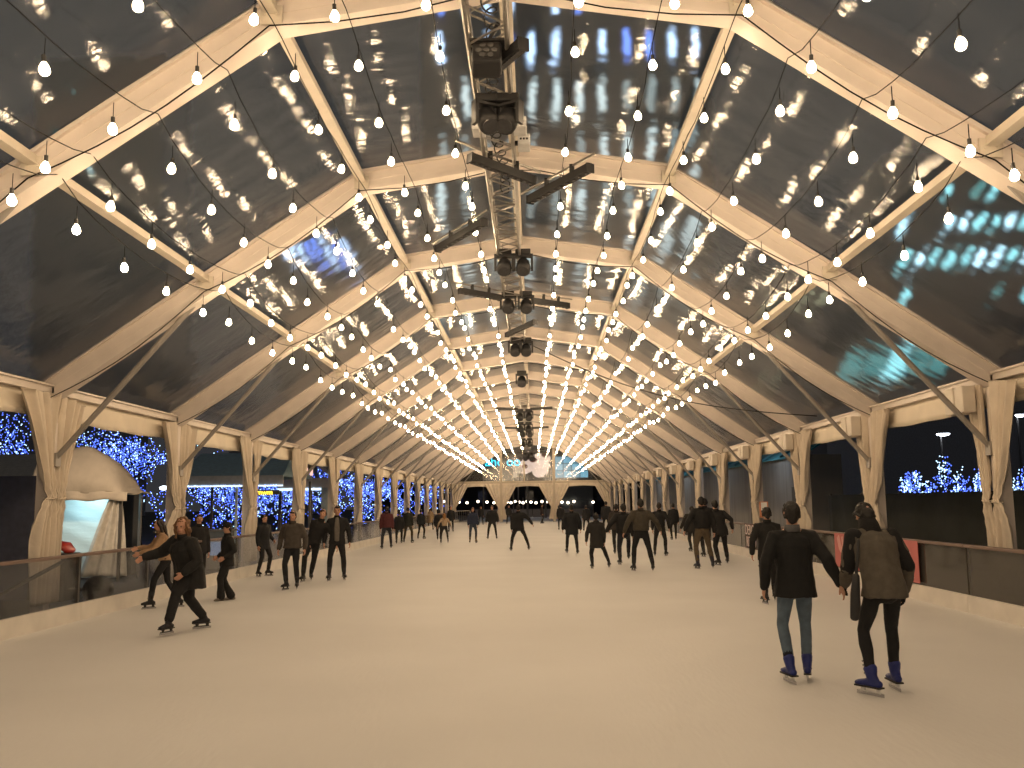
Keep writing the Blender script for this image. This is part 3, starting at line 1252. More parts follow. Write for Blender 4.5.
# dark screen between marquee and canopy
p0, p1 = on_y(112, 500, 23.5), on_y(138, 500, 23.5)
zt = on_y(120, 494, 23.5).z
t = MB().box(((p0.x + p1.x) / 2, 23.5, zt / 2), (p1.x - p0.x, .5, zt)).build('dark_cabinet', mat('dark_blue_cabinet', (.025, .03, .04), .6), bevel=.02)
tag(t, 'tall dark blue cabinet right of the white marquee', 'cabinet')
# red machine behind the glass
c = on_y(66, 585, 13.6)
cx_ = min(c.x, -7.4)
mx_ = on_y(61, 560, 15.2).x
t = thing('red_machine', (mx_, 15.2, 0), 'red-topped black machine with a wheel behind the left glass', 'machine')
bx = MB().box((mx_, 15.2, .55), (.42, .6, .75))
bx.build('body', m_black, t, bevel=.04)
hd = MB()
hd.loft([(mx_ - .2, 15.2, .98), (mx_ - .05, 15.2, 1.06), (mx_ + .06, 15.2, 1.04), (mx_ + .14, 15.2, .96)], [(.04, .2), (.07, .2), (.07, .2), (.05, .18)], 12, V((0, 0, 1)))
hd.build('hood', mat('red_hood_paint', (.45, .03, .02), .35), t, True)
wx = on_y(93, 590, 14.9).x
wh = MB()
wh.loft([(wx, 15.0, .35), (wx, 15.16, .35)], [.22, .22], 20, V((1, 0, 0)))
wh.build('wheel', m_black, t, True)
MB().tube((mx_, 15.1, .35), (wx, 15.1, .35), .03).build('axle', m_post, t)
ho = MB()  # dark tube set slantwise behind the left glass
a, b_ = on_y(93, 618, 13.5), on_y(150, 562, 13.5)
a, b_ = V((-7.35, 11.3, .12)), V((-6.72, 14.2, .95))
ho.loft([a, a.lerp(b_, .3) + V((0, 0, -.06)), a.lerp(b_, .7) + V((0, 0, -.03)), b_], [.03] * 4, 8)
tag(ho.build('dark_tube', m_black, smooth=True), 'dark tube slanting up behind the left glass panel', 'hose')

# grey canopy with lit edge
ky = 30.5
xl, xr = on_y(170, 490, ky).x, on_y(283, 490, ky).x
ze, zp = on_y(230, 487, ky).z, on_y(230, 455, ky).z + .15
t = thing('grey_canopy', ((xl + xr) / 2, ky + 1.5, 0), 'blue-grey canopy roof with a white lit front edge and white post, left side', 'canopy')
r_ = MB()
r_.v += [V((xl, ky, ze + .35)), V((xr, ky, ze + .35)), V((xr - .2, ky + 2, zp)), V((xl + .3, ky + 2, zp)), V((xr, ky + 4, ze + .35)), V((xl, ky + 4, ze + .35))]
r_.f += [[0, 1, 2, 3], [3, 2, 4, 5], [1, 4, 2], [0, 3, 5]]
r_.build('roof', mat('blue_grey_roof', (.30, .45, .52), .6), t, solid=.04)
MB().box(((xl + xr) / 2, ky, ze + .22), (xr - xl, .06, .30)).build('fascia', mat('grey_fascia', (.42, .43, .45), .7), t)
MB().box(((xl + xr) / 2, ky - .04, ze + .03), (xr - xl, .05, .05)).build('light_strip', emit('strip_glow', (.65, .85, 1.0), 1.2), t)
wx = on_y(236.5, 500, ky).x
MB().box((wx, ky, ze / 2), (.07, .07, ze)).build('white_post', mat('white_post_paint', (.6, .75, .8), .4), t)
q = MB()
for x in (xl + .05, xr - .05):
    q.box((x, ky + 3.9, ze / 2 + .1), (.08, .08, ze + .3))
q.build('rear_post', m_post, t)
p = on_y(164, 488, ky - .2)
c_ = MB().ell(p, (.16, .08, .07)).build('wall_lamp', emit('lamp_white', (.8, .9, 1), 4), smooth=True)
tag(c_, 'small bright white lamp at the left end of the grey canopy', 'lamp')
p = on_y(265, 492.5, ky + .5)
t2 = thing('yellow_sign', p, 'glowing yellow sign under the grey canopy', 'sign')
MB().box(p, (.95, .06, .16)).build('sign_box', mat('dark_sign_box', (.05, .04, .02), .5), t2)
text('lettering', 'mwm', .24, emit('yellow_sign_glow', (1, .62, .05), 3), p + V((0, -.05, 0)), (1, 0, 0), (0, 0, 1), t2)

# cream booth with triangular roof
ky = 40
xl, xr = on_y(278, 487, ky).x, on_y(333, 487, ky).x
ze, zm, zp = on_y(300, 488, ky).z, on_y(300, 478, ky).z, on_y(300, 457, ky).z
t = thing('cream_booth', ((xl + xr) / 2, ky + 1, 0), 'cream awning booth with open gable and pale pillar, between left columns', 'booth')
MB().box(((xl + xr) / 2, ky, (ze + zm) / 2), (xr - xl, .08, zm - ze)).build('awning_front', m_valance, t)
rr = MB()
xm = (xl + xr) / 2
rr.beam((xl - .1, ky, zm), (xm, ky, zp), .12, .12)
rr.beam((xr + .1, ky, zm), (xm, ky, zp), .12, .12)
rr.build('gable_truss', m_alu, t)
ro = MB()
ro.v += [V((xl - .1, ky, zm)), V((xm, ky, zp)), V((xr + .1, ky, zm)), V((xl - .1, ky + 3, zm)), V((xm, ky + 3, zp)), V((xr + .1, ky + 3, zm))]
ro.f += [[0, 1, 4, 3], [1, 2, 5, 4]]
ro.build('roof', mat('booth_roof_cloth', (.25, .23, .2), .7), t, solid=.03)
MB().box((xm, ky - .05, ze - .06), (xr - xl, .05, .1)).build('light_strip', MATS['strip_glow'], t)
MB().box((xr - .22, ky, ze / 2), (.5, .3, ze)).build('pillar', mat('pale_pillar', (.45, .55, .56), .6), t)
MB().box((on_y(311, 500, ky).x, ky, ze / 2), (.1, .1, ze)).build('front_post', m_post, t)
MB().box((xl + .1, ky, ze / 2), (.12, .1, ze)).build('side_post', m_post, t)
sg = MB()
for k in range(5):
    sg.box((xl + .5 + k * .22, ky + .2, zm + .25 + .04 * (k % 2)), (.13, .04, .3))
sg.build('sign_letters', emit('pale_pink_glow', (1, .6, .5), .8), t)

# low blue-grey counters left beyond the barrier
for (u0, u1, v0, y, lb) in ((176, 214, 528, 24, 'grey counter with a faint blue panel behind the leaning skater'), (225, 246, 530, 25, 'grey counter behind the skater in the cap')):
    a, c = on_y(u0, v0, y), on_y(u1, v0, y)
    t = thing('counter', ((a.x + c.x) / 2 - .4, y, 0), lb, 'counter')
    MB().box(((a.x + c.x) / 2 - .4, y, .5), (c.x - a.x, .6, 1.0)).build('body', mat('grey_counter_paint', (.10, .12, .14), .6), t, bevel=.02)
    MB().box(((a.x + c.x) / 2 - .4, y, 1.02), (c.x - a.x + .1, .7, .05)).build('top', m_post, t)
    MB().box(((a.x + c.x) / 2 - .4, y - .31, .55), (.35, .02, .35)).build('lit_panel', emit('dim_blue_panel', (.3, .5, .8), .35), t)

# ---- right side
m_dk = mat('dark_green_screen', (.032, .036, .032), .9, 0, .15, 2)
t = thing('screen_fence', (10.2, 18, 0), 'long dark green screen fence outside the right side', 'fence')
MB().grid(lambda u, v: (10.2 + .03 * math.sin(u * 60), 8 + 24 * u, .05 + 1.75 * v), 80, 3).build('screen_cloth', m_dk, t, True, solid=.03)
q = MB()
for k in range(9):
    q.box((10.27, 8 + 3 * k, .92), (.06, .06, 1.86))
q.build('post', m_post, t)
# grey building with teal roof
t = thing('grey_building', (10.8, 48, 0), 'grey building with teal-blue lean-to roof behind the right columns', 'building')
MB().box((10.9, 60.5, 1.65), (1.2, 52, 3.3)).build('wall', mat('grey_wall_boards', (.30, .29, .27), .8, 0, .15, 1.2, stretch=(1, 3, .3)), t)
r_ = MB()
r_.grid(lambda u, v: (10.0 + 2.4 * v, 34 + 53 * u, 3.28 + 1.5 * v), 40, 3)
r_.build('roof', mat('teal_roof_sheet', (.06, .33, .42), .4), t, solid=.05)
rr = MB()
for k in range(19):
    rr.beam((9.95, 34.3 + k * 2.8, 3.33), (12.4, 34.3 + k * 2.8, 4.87), .08, .08)
rr.build('roof_rib', mat('teal_rib', (.10, .3, .38), .4), t)
for k in range(4):
    MB().box((10.27, 36 + 7 * k, 1.1), (.06, 1.4, 2.1)).build('door', mat('dark_door_paint', (.09, .085, .08), .6), t)
for yy in (38, 50, 62, 75):  # unseen lamps added behind the valance to light the grey wall and roof
    lp = bpy.data.lights.new('added_yard_fill', 'POINT')
    lp.energy = 24
    lp.color = (.85, .92, 1.0)
    lp.shadow_soft_size = .12
    lo = bpy.data.objects.new('added_yard_fill', lp)
    COL.objects.link(lo)
    lo.location = (8.9, yy, 3.5)
p = on_y(764, 512, 24)
pz = thing('poster', (9.5, 24, 0), 'small orange and white poster on a stand behind the right barrier', 'poster')
px_ = p.x
pz.location = (px_, 24, 0)
WLOC[pz.name] = V((px_, 24, 0))
MB().box((px_, 24, 1.42), (.22, .03, .40)).build('sheet', mat('poster_orange', (.55, .22, .12), .6), pz)
MB().box((px_, 23.98, 1.50), (.15, .01, .2)).build('white_print', m_white, pz)
MB().tube((px_, 24.02, 0), (px_, 24.02, 1.3), .02).build('stand_pole', m_post, pz)
MB().loft([(px_, 24.02, 0), (px_, 24.02, .03)], [.2, .2], 16, V((1, 0, 0)), False).build('stand_base', m_post, pz)

m_lampw = emit('street_lamp_glow', (.8, .88, 1.0), 9)
for (u, v, y, s, lb) in ((943, 434, 55, .38, 'street lamp glowing above the blue-lit shrubs'), (817, 469.5, 50, .30, 'low bright lamp beyond the third right column'),
                         (1020, 415, 50, .25, 'street lamp at the right picture edge')):
    p = on_y(u, v, y)
    t = thing('street_lamp', (p.x, y, 0), lb, 'street lamp')
    MB().loft([(p.x, y + .3, 0), (p.x, y + .3, p.z + .2)], [.07, .05], 8, V((1, 0, 0)), False).build('pole', m_post, t)
    MB().ell(p + V((0, 0, .07)), (s * 1.3, s, .08)).build('lamp_head', m_post, t, True)
    MB().ell(p, (s, s * .8, .12)).build('lamp', m_lampw, t, True)


# ---- buildings beyond
def tower(name, u0, u1, v0, v1, y, cols, rows, fillp, wmat, label, ww=.35, wh=.55, slant=0, base=None, rowsel=None, depth=12):
    a = on_y(u0, v1, y)
    c = on_y(u1, v1, y)
    ztop = on_y((u0 + u1) / 2, v0, y).z
    zbot = on_y((u0 + u1) / 2, v1, y).z
    X = (a.x + c.x) / 2
    W = c.x - a.x
    t = thing('office_tower', (X, y + depth / 2, 0), label, 'building')
    MB().box((X, y + depth / 2, (ztop + 3) / 2), (W + 4, depth, ztop + 3)).build('wall', base or mat('pale_facade', (.5, .5, .52), .8), t)
    rnd = random.Random(u0 + v1)
    cw = W / cols
    rh = (ztop - zbot) / rows
    n = 0
    for r in range(rows):
        for k in range(cols):
            if rnd.random() > (fillp[r] if isinstance(fillp, (list, tuple)) else fillp) or n >= 100:
                continue
            n += 1
            x = a.x + cw * (k + .5) + rnd.uniform(-.05, .05) * cw
            z = zbot + rh * (r + .5)
            w = cw * ww
            h = rh * wh * rnd.uniform(.75, 1)
            s = slant * h
            mb = MB()
            mb.v += [V((x - w / 2 - s / 2, y - .05, z - h / 2)), V((x + w / 2 - s / 2, y - .05, z - h / 2)), V((x + w / 2 + s / 2, y - .05, z + h / 2)), V((x - w / 2 + s / 2, y - .05, z + h / 2))]
            mb.f.append([0, 1, 2, 3])
            mm = wmat[min(r, len(wmat) - 1)]
            mb.build('window', rnd.choice(mm), t)
    return t


gw = [emit('window_dim_white', (.62, .74, .74), 1.09, False), emit('window_grey', (.45, .55, .55), 0.57, False)]
bw = [emit('window_blue', (.16, .30, .95), 1.43, False), emit('window_pale_blue', (.5, .7, 1.0), 1.82, False)]
tw = [emit('window_teal', (.28, .72, .78), 1.43, False), emit('window_dim_teal', (.1, .32, .32), 0.78, False)]
bt = [emit('window_bright_teal', (.5, .85, 1.0), 2.08, False), MATS['window_teal']]
yw = [emit('window_olive', (.45, .45, .28), 0.78, False), emit('window_dim_olive', (.25, .28, .18), 0.52, False)]
tower('office_tower', 420, 745, -75, 250, 220, 14, 7, [.85, .9, .9, .95, .95, .85, .8], [gw, gw, gw, gw, gw, bw, bw], 'tall tower seen through the roof above the truss, lit in pale and blue slits', .28, .62)
tower('office_tower', 935, 1085, 130, 255, 120, 10, 4, [.5, 1, .95, .4], [tw, bt, bt, tw], 'teal-lit office block seen through the right roof panels', .5, .42, .35)
tower('office_tower', 800, 930, 225, 330, 150, 9, 3, [.6, .7, .6], [yw, yw, yw], 'dim olive-lit block low in the right roof panels', .35, .3, .3)
tower('office_tower', 880, 985, 285, 325, 90, 5, 1, [1], [tw], 'low teal-lit hall just above the right eave', .9, .6, .3)
tower('office_tower', 10, 120, 30, 220, 170, 6, 5, [.3, .25, .3, .3, .4], [tw, tw, tw, tw, tw], 'dark tower on the left with a few teal windows', .14, .16, -.3)
tower('office_tower', 245, 312, 178, 215, 190, 8, 1, [1], [bw], 'block with a row of blue windows seen through the left roof', .5, .55, -.3)

# beyond the far gable
bk = thing('night_block', (0, 135, 0), 'dark low building beyond the far end of the ice', 'building')
MB().box((0, 140, 4.5), (46, 10, 9)).build('wall', mat('night_wall', (.02, .02, .022), .8), bk)
for k in range(9):
    MB().box((-14 + 3.4 * k, 134.95, 2.6), (1.2, .1, 1.6)).build('window', mat('night_window', (.03, .035, .045), .2), bk)
p = on_y(498, 462, 100)
sg = thing('cyan_sign', (p.x, 100, 0), 'glowing cyan lettered sign seen through the far gable, left', 'sign')
text('lettering', 'wahc oo', 1.4, emit('cyan_sign_glow', (.02, .62, .95), 2.2), p, (1, 0, 0), (0, 0, 1), sg, .08)
sp = MB()
for dx in (-1.6, 1.6):
    sp.tube((p.x + dx, 100.3, 0), (p.x + dx, 100.3, p.z + .5), .08)
sp.box((p.x, 100.3, p.z), (4.6, .1, .2))
sp.build('sign_frame', m_post, sg)
# cyan lit facade
a, c = on_y(555, 478, 112), on_y(588, 456, 112)
fc = thing('cyan_hall', ((a.x + c.x) / 2, 115, 0), 'cyan-lit glass facade seen through the far gable, right', 'building')
MB().box(((a.x + c.x) / 2, 115, c.z / 2 + .5), (c.x - a.x + 1, 5.6, c.z + 1)).build('wall', mat('hall_wall', (.05, .06, .07), .6), fc)
n = 0
cw = (c.x - a.x) / 4
ch = (c.z - a.z) / 3
for i in range(4):
    for j in range(3):
        MB().box((a.x + cw * (i + .5), 112.1, a.z + ch * (j + .5)), (cw * .92, .06, ch * .92)).build('window', emit('hall_glow_%d' % ((i + j) % 2), (.25, .62, .78), .45 + .2 * ((i + j) % 2), False), fc)
# glowing lumpy display
dp = on_y(536, 465.5, 104)
gd = thing('glowing_display', (dp.x, 104, 0), 'pale glowing billowy display seen through the middle of the far gable', 'display')
bb = MB()
rnd = random.Random(5)
for k in range(16):
    bb.ell((dp.x + rnd.uniform(-1.3, 1.3), 104 + rnd.uniform(-.5, .5), dp.z + rnd.uniform(-.6, .9)), (rnd.uniform(.45, .8),) * 3)
bb.build('billows', emit('billow_glow', (1.0, .72, .56), .75), gd, True)
b3 = MB()
for k in range(5):
    b3.ell((dp.x + rnd.uniform(-1.2, 1.2), 103.2, dp.z + rnd.uniform(-.2, 1.2)), (.45, .35, .3))
b3.build('red_patches', mat('dull_red_cloth', (.25, .06, .05), .8), gd, True)
sp = MB()
for dx in (-1, 1):
    sp.tube((dp.x + dx, 104, 0), (dp.x + dx, 104, dp.z), .12)
sp.build('mast', m_post, gd)
p2 = on_y(518, 467, 101.5)
gd2 = thing('glowing_display', (p2.x, 101.5, 0), 'smaller pale glowing shape left of the large billowy display', 'display')
bb = MB()
for k in range(6):
    bb.ell((p2.x + rnd.uniform(-.3, .3), 101.5 + rnd.uniform(-.3, .3), p2.z + rnd.uniform(-1.0, 1.0)), (rnd.uniform(.25, .45),) * 3)
bb.build('billows', emit('billow_dim', (.8, .62, .42), .35), gd2, True)
MB().tube((p2.x, 101.5, 0), (p2.x, 101.5, p2.z), .08).build('mast', m_post, gd2)

# low outdoor string of lights far behind the gable
fs = thing('distant_light_string', (0, 112, 0), 'row of small warm lights strung low beyond the far opening', 'string lights')
cb = MB()
pts = []
for k, u in enumerate([444, 459, 467, 478, 487, 494, 504, 507, 511, 515, 519, 523, 527, 531, 536, 542, 546, 551, 556, 562, 568, 574, 593]):
    q = on_y(u, 501.5 + (k % 3) * .6, 112)
    pts.append(q + V((0, 0, .2)))
    MB().ell(q, (.17, .15, .15), nu=8, nv=6).build('bulb', emit('distant_bulb_glow', (1, .82, .6), 5, False), fs)
cb.loft(pts, [.02] * len(pts), 4, V((0, 0, 1)), False)
cb.build('cable', m_wire, fs)
fp = MB()
for x in (pts[0].x, pts[len(pts) // 2].x, pts[-1].x):
    fp.tube((x, 112, 0), (x, 112, pts[0].z + .2), .05)
fp.build('pole', m_post, fs)
# end boards
for k in range(6):
    t = thing('end_barrier', (-5.6 + 2.25 * k, 111, 0), 'pale rink barrier section closing the far outdoor end of the ice', 'barrier', 'far end barrier sections')
    MB().box((-5.6 + 2.25 * k, 111, .45), (2.2, .08, .9)).build('board', mat('end_board', (.30, .27, .24), .6), t)
    MB().box((-5.6 + 2.25 * k, 111, .93), (2.2, .12, .06)).build('top_rail', m_post, t)
# small steel barrier inside the gable on the left
t = thing('crowd_barrier', (-5.6, 79, 0), 'small steel crowd barrier near the far left opening', 'barrier')
fr = MB()
a0 = on_y(449, 512, 79).x
a1 = on_y(470, 512, 79).x
t.location = ((a0 + a1) / 2, 79, 0)
WLOC[t.name] = V(((a0 + a1) / 2, 79, 0))
for z in (.15, 1.05):
    fr.tube((a0, 79, z), (a1, 79, z), .03, 6)
fr.tube((a0, 79, .0), (a0, 79, 1.05), .03, 6)
fr.tube((a1, 79, .0), (a1, 79, 1.05), .03, 6)
fr.build('frame', m_truss, t)
q = MB()
for k in range(9):
    x = a0 + (a1 - a0) * (k + 1) / 10
    q.tube((x, 79, .15), (x, 79, 1.05), .015, 5)
q.build('bars', m_truss, t)

# ------------------------------------------------------------------ PEOPLE
PENDING = []


def soft(name, mb, material, parent, voxel, smooth=2, fold=0.0, ff=9.0, extra=None):
    """one continuous surface grown from overlapping tapered limbs"""
    o = mb.build(name, material, parent, True)
    md = o.modifiers.new('r', 'REMESH')
    md.mode = 'VOXEL'
    md.voxel_size = voxel
    md.use_smooth_shade = True
    if smooth:
        ms = o.modifiers.new('s', 'SMOOTH')
        ms.iterations = smooth
        ms.factor = .5
    PENDING.append((o, fold, ff, extra))
    return o


def finish_soft():
    bpy.context.view_layer.update()
    dg = bpy.context.evaluated_depsgraph_get()
    res = []
    for o, fold, ff, extra in PENDING:
        me = bpy.data.meshes.new_from_object(o.evaluated_get(dg))
        res.append(me)
    for (o, fold, ff, extra), me in zip(PENDING, res):
        o.modifiers.clear()
        if fold:
            nr = [v.normal.copy() for v in me.vertices]
            for v, nn in zip(me.vertices, nr):
                q = V((v.co.x * ff, v.co.y * ff, v.co.z * ff * .55))
                v.co += nn * (noise.noise(q) * fold + noise.noise(q * 2.3) * fold * .5)
        if extra is not None:
            bm = bmesh.new()
            bm.from_mesh(me)
            vs = [bm.verts.new(p) for p in extra.v]
            for f in extra.f:
                try:
                    bm.faces.new([vs[i] for i in f])
                except ValueError:
                    pass
            bm.to_mesh(me)
            bm.free()
        for p in me.polygons:
            p.use_smooth = True
        if not me.materials:
            me.materials.append(o.data.materials[0])
        nm = o.data.name
        o.data = me
    PENDING.clear()
    for o in list(TEXTS):
        me = bpy.data.meshes.new_from_object(o.evaluated_get(dg))
        n_ = bpy.data.objects.new('lettering', me)
        COL.objects.link(n_)
        n_.parent = o.parent
        n_.matrix_local = o.matrix_local.copy()
        nm = o.name
        bpy.data.objects.remove(o)
        n_.name = nm
    TEXTS.clear()


def ik(a, t, l1, l2, hint):
    d = t - a
    L = min(d.length, (l1 + l2) * .998)
    dn = d.normalized()
    t = a + dn * L
    c = (l1 * l1 - l2 * l2 + L * L) / (2 * L)
    h = math.sqrt(max(0, l1 * l1 - c * c))
    hp = (hint - dn * hint.dot(dn))
    hp = hp.normalized() if hp.length > 1e-5 else V((0, 0, 1))
    return a + dn * c + hp * h, t


def basis(z, xh):
    z = z.normalized()
    x = (xh - z * xh.dot(z)).normalized()
    y = z.cross(x)
    return Matrix((x, y, z)).transposed()


CM = {}


def cmat(kind, rgb):
    k = kind + '_' + '_'.join(str(int(c)) for c in rgb)
    if k not in CM:
        c = lin(rgb)
        r = {'denim': .85, 'jacket': .85, 'boot': .5, 'hair': .6, 'knit': .95}[kind]
        CM[k] = mat('%s_cloth_%d' % (kind, len(CM)), c, r, 0, .16, 14, .25, 60)
    return CM[k]


def person(label, fl, fr, top=None, face=90, H=None, lean=0, side=0, hips=(0, 0), armL='hang', armR='hang', jacket=(24, 24, 26),
           trousers=(26, 26, 30), hair=(22, 18, 16), hairstyle='short', boots=(22, 22, 28), hem=.14, bulk=1.0, headyaw=0, nod=0, hood=False,
           legbulk=1.0, gloves=None, cat_extra=None, liftL=0, liftR=0, inner=None, skin=None, collar=None, toes=None, crouch=0, cap=None,
           group=None, baggy=0, shoulder_patch=None, skates=True, bootlen=.17, sock=None, scarf=None):
    gl, gr = on_z(fl[0], fl[1], .0), on_z(fr[0], fr[1], .0)
    th = math.radians(face)
    if (gl - gr).dot(V((math.sin(th), -math.cos(th), 0))) > 0:
        gl, gr = gr, gl
    gm_ = (gl + gr) / 2
    if (gl - gr).length > .8:
        d_ = (gl - gr).normalized()
        gl, gr = gm_ + d_ * .4, gm_ - d_ * .4
    dist = gm_.y
    if H is None:
        q = gm_.copy()
        lo, hi = .8, 2.6
        for _ in range(40):
            md_ = (lo + hi) / 2
            if proj((q.x, q.y, md_))[1] > top:
                lo = md_
            else:
                hi = md_
        H = lo - .05
        H = max(1.0, min(1.98, H))
    s = H / 1.75
    th = math.radians(face)
    F = V((math.cos(th), math.sin(th), 0))
    R = V((F.y, -F.x, 0))
    Z = V((0, 0, 1))
    near = dist < 16
    mid = dist < 30
    vx = .009 if near else (.016 if mid else .024)
    vb = .008 if near else (.015 if mid else .022)
    nn = 14 if near else 10
    root = thing('person', gm_, label, 'person', group)
    lift = .07 if skates else .0
    aL = gl + Z * (lift + .09 * s + liftL)
    aR = gr + Z * (lift + .09 * s + liftR)
    P = gm_ + R * hips[0] + F * hips[1] + Z * (.515 * H + lift - crouch)
    # keep legs in reach
    for _ in range(30):
        ok = True
        for sg, a in ((-1, aL), (1, aR)):
            if (P + R * (sg * .085 * s) - a).length > (.245 + .235) * H * .995:
                P = P - Z * .01
                ok = False
        if ok:
            break
    U = (Z + F * math.tan(math.radians(lean)) + R * math.tan(math.radians(side))).normalized()
    Fu = (F - U * F.dot(U)).normalized()
    Ru = Fu.cross(U)
    N = P + U * (.295 * H)
    Sh = P + U * (.257 * H)
    # head
    hy = math.radians(headyaw)
    HF = (F * math.cos(hy) + R * math.sin(hy))
    hu = (Z * .75 + U * .25 + HF * math.tan(math.radians(nod))).normalized()
    hb = basis(hu, HF.cross(Z) if True else R)        # x right, y = forward?, z up
    hr = hb.col[0].copy()
    hf = hu.cross(hr)
    if hf.dot(HF) < 0:
        hf = -hf
    HM = Matrix((hr, hf, hu)).transposed()
    C = N + (hu * .6 + U * .4).normalized() * (.098 * H)

    def hp(x, y, z):
        return C + (hr * x + hf * y + hu * z) * s
    sk = skin or m_skin
    body = MB()
    # torso core
    body.loft([P - U * .04 * H, P + U * .05 * H, P + U * .13 * H, P + U * .21 * H, P + U * .26 * H, N], [(.125 * s, .09 * s), (.12 * s, .09 * s), (.115 * s, .085 * s), (.13 * s, .09 * s), (.11 * s, .07 * s), (.06 * s, .06 * s)], nn, Ru)
    body.loft([N - U * .03, N + (C - N) * .45, C], [(.062 * s, .062 * s), (.055 * s, .057 * s), (.05 * s, .055 * s)], nn, Ru)
    body.ell(hp(0, -.005, .025), (.076 * s, .094 * s, .098 * s), HM, 16, 12)
    body.ell(hp(0, .022, -.05), (.056 * s, .066 * s, .062 * s), HM, 14, 10)
    body.ell(hp(0, .058, -.082), (.026 * s, .024 * s, .022 * s), HM, 10, 8)
    body.loft([hp(0, .084, .012), hp(0, .100, -.018), hp(0, .092, -.028)], [.009 * s, .014 * s, .012 * s], 8, hr)
    for k in (-1, 1):
        body.ell(hp(k * .078, -.004, -.008), (.010 * s, .02 * s, .032 * s), HM, 8, 6)
        body.ell(hp(k * .035, .078, .028), (.024 * s, .012 * s, .009 * s), HM, 8, 6)
    # legs
    legs = []
    lb_ = min(1, legbulk) * .92
    for sg, a, tg in ((-1, aL, 0), (1, aR, 1)):
        hip = P + R * (sg * .082 * s) - Z * .01
        kn, an = ik(hip, a, .245 * H, .235 * H, F + R * (sg * .25))
        legs.append((hip, kn, an))
        body.loft([hip, hip.lerp(kn, .5), kn, kn.lerp(an, .35), an], [.072 * s * lb_, .062 * s * lb_, .045 * s * lb_, .044 * s * lb_, .032 * s * lb_], nn, R)
    # arms
    arms = []
    extra = MB()
    poses = {
        'hang': (.07, .03, -.55), 'side': (.13, .03, -.52), 'wide': (.24, .02, -.47), 'out': (.44, .0, -.26), 'pocket': (.08, .14, -.40),
        'fwd': (.05, .34, -.30), 'back': (.10, -.20, -.46), 'hold': (.03, .22, -.20), 'face': (-.10, .24, .02), 'behind': (-.04, -.16, -.42),
    }
    for sg, pose in ((-1, armL), (1, armR)):
        sh = Sh + Ru * (sg * .099 * H * bulk ** .5)
        if isinstance(pose, str):
            x, y, z = poses[pose]
            tgt = sh + (R * (sg * x) + F * y + Z * z) * s
        elif len(pose) == 4:      # a world point
            tgt = V(pose[:3])
        else:
            x, y, z = pose
            tgt = sh + (R * (sg * x) + F * y + Z * z) * s
        el, wr = ik(sh, tgt, .172 * H, .150 * H, -F * .8 + R * (sg * .5) - Z * .2)
        arms.append((sh, el, wr))
        body.loft([N.lerp(sh, .4), sh, sh.lerp(el, .5), el, el.lerp(wr, .35), wr], [.05 * s, .048 * s, .043 * s, .036 * s, .036 * s, .025 * s], nn, F)
        D = (wr - el).normalized()
        if D.z > -.3:
            D = (D - Z * .25).normalized()
        pn = R * (-sg)                       # palm looks at the body
        pn = (pn - D * pn.dot(D)).normalized()
        sp = D.cross(pn).normalized()        # across the palm
        if sp.dot(F) < 0:
            sp = -sp
        tb_ = body if near else extra
        pc = wr + D * .045 * s
        tb_.loft([wr - D * .01, wr + D * .03 * s, wr + D * .085 * s], [(.019 * s, .026 * s), (.017 * s, .04 * s), (.014 * s, .042 * s)], 10, pn)
        for q in range(4):
            f0 = wr + D * .08 * s + sp * ((.030 - .0205 * q) * s)
            Lf = (.070, .078, .073, .056)[q] * s
            curl = (.35, .45, .55, .65)[q]
            f1 = f0 + (D * .95 + pn * curl * .35).normalized() * Lf * .42
            f2 = f1 + (D * .8 + pn * curl).normalized() * Lf * .33
            f3 = f2 + (D * .5 + pn * curl * 1.6).normalized() * Lf * .25
            tb_.loft([f0 - D * .02 * s, f0, f1, f2, f3], [.0098 * s, .0098 * s, .0092 * s, .0085 * s, .007 * s], 7, sp)
        t0 = wr + D * .025 * s + sp * .028 * s
        t1 = t0 + (D * .7 + sp * .6 + pn * .3).normalized() * .038 * s
        t2 = t1 + (D * .9 + sp * .15 + pn * .4).normalized() * .03 * s
        tb_.loft([wr + D * .01 * s + sp * .012 * s, t0, t1, t2], [.013 * s, .0125 * s, .011 * s, .009 * s], 7, pn)
        if gloves:
            g_ = MB()
            g_.loft([wr - D * .03 * s, wr + D * .03 * s, wr + D * .09 * s], [(.028 * s, .034 * s), (.024 * s, .047 * s), (.02 * s, .049 * s)], 10, pn)
            for q in range(4):
                f0 = wr + D * .08 * s + sp * ((.033 - .022 * q) * s)
                Lf = (.070, .078, .073, .056)[q] * s
                f1 = f0 + (D * .95 + pn * .2).normalized() * Lf * .5
                f2 = f1 + (D * .7 + pn * .8).normalized() * Lf * .55
                g_.loft([f0 - D * .02 * s, f1, f2], [.013 * s, .012 * s, .010 * s], 7, sp)
            g_.loft([wr + sp * .01, t0, t1, t2], [.017 * s, .016 * s, .015 * s, .012 * s], 7, pn)
            go = g_.build('glove', cmat('knit', gloves), root, True)
    soft('body', body, sk, root, vb, 1, 0, extra=None if near else None)
    if not near:
        PENDING[-1] = (PENDING[-1][0], 0, 9, None)
        for v in range(len(extra.v)):
            extra.v[v] = extra.v[v] - WLOC[root.name]
        PENDING[-1] = (PENDING[-1][0], 0, 9, extra)
    # face details
    if dist < 30 and abs(((face + 90) + 180) % 360 - 180) < 120:
        for k in (-1, 1):
            MB().ell(hp(k * .032, .083, .010), (.0125 * s, .008 * s, .008 * s), HM, 8, 6).build('eye', m_lens, root, True)
        MB().loft([hp(-.022, .083, -.055), hp(0, .090, -.054), hp(.022, .083, -.055)], [.005 * s, .0075 * s, .005 * s], 6, hu).build('mouth', mat('lip', (.36, .12, .10), .5), root, True)
    # trousers
    tr_ = MB()
    w = legbulk * 1.06
    wp = max(.95, w)
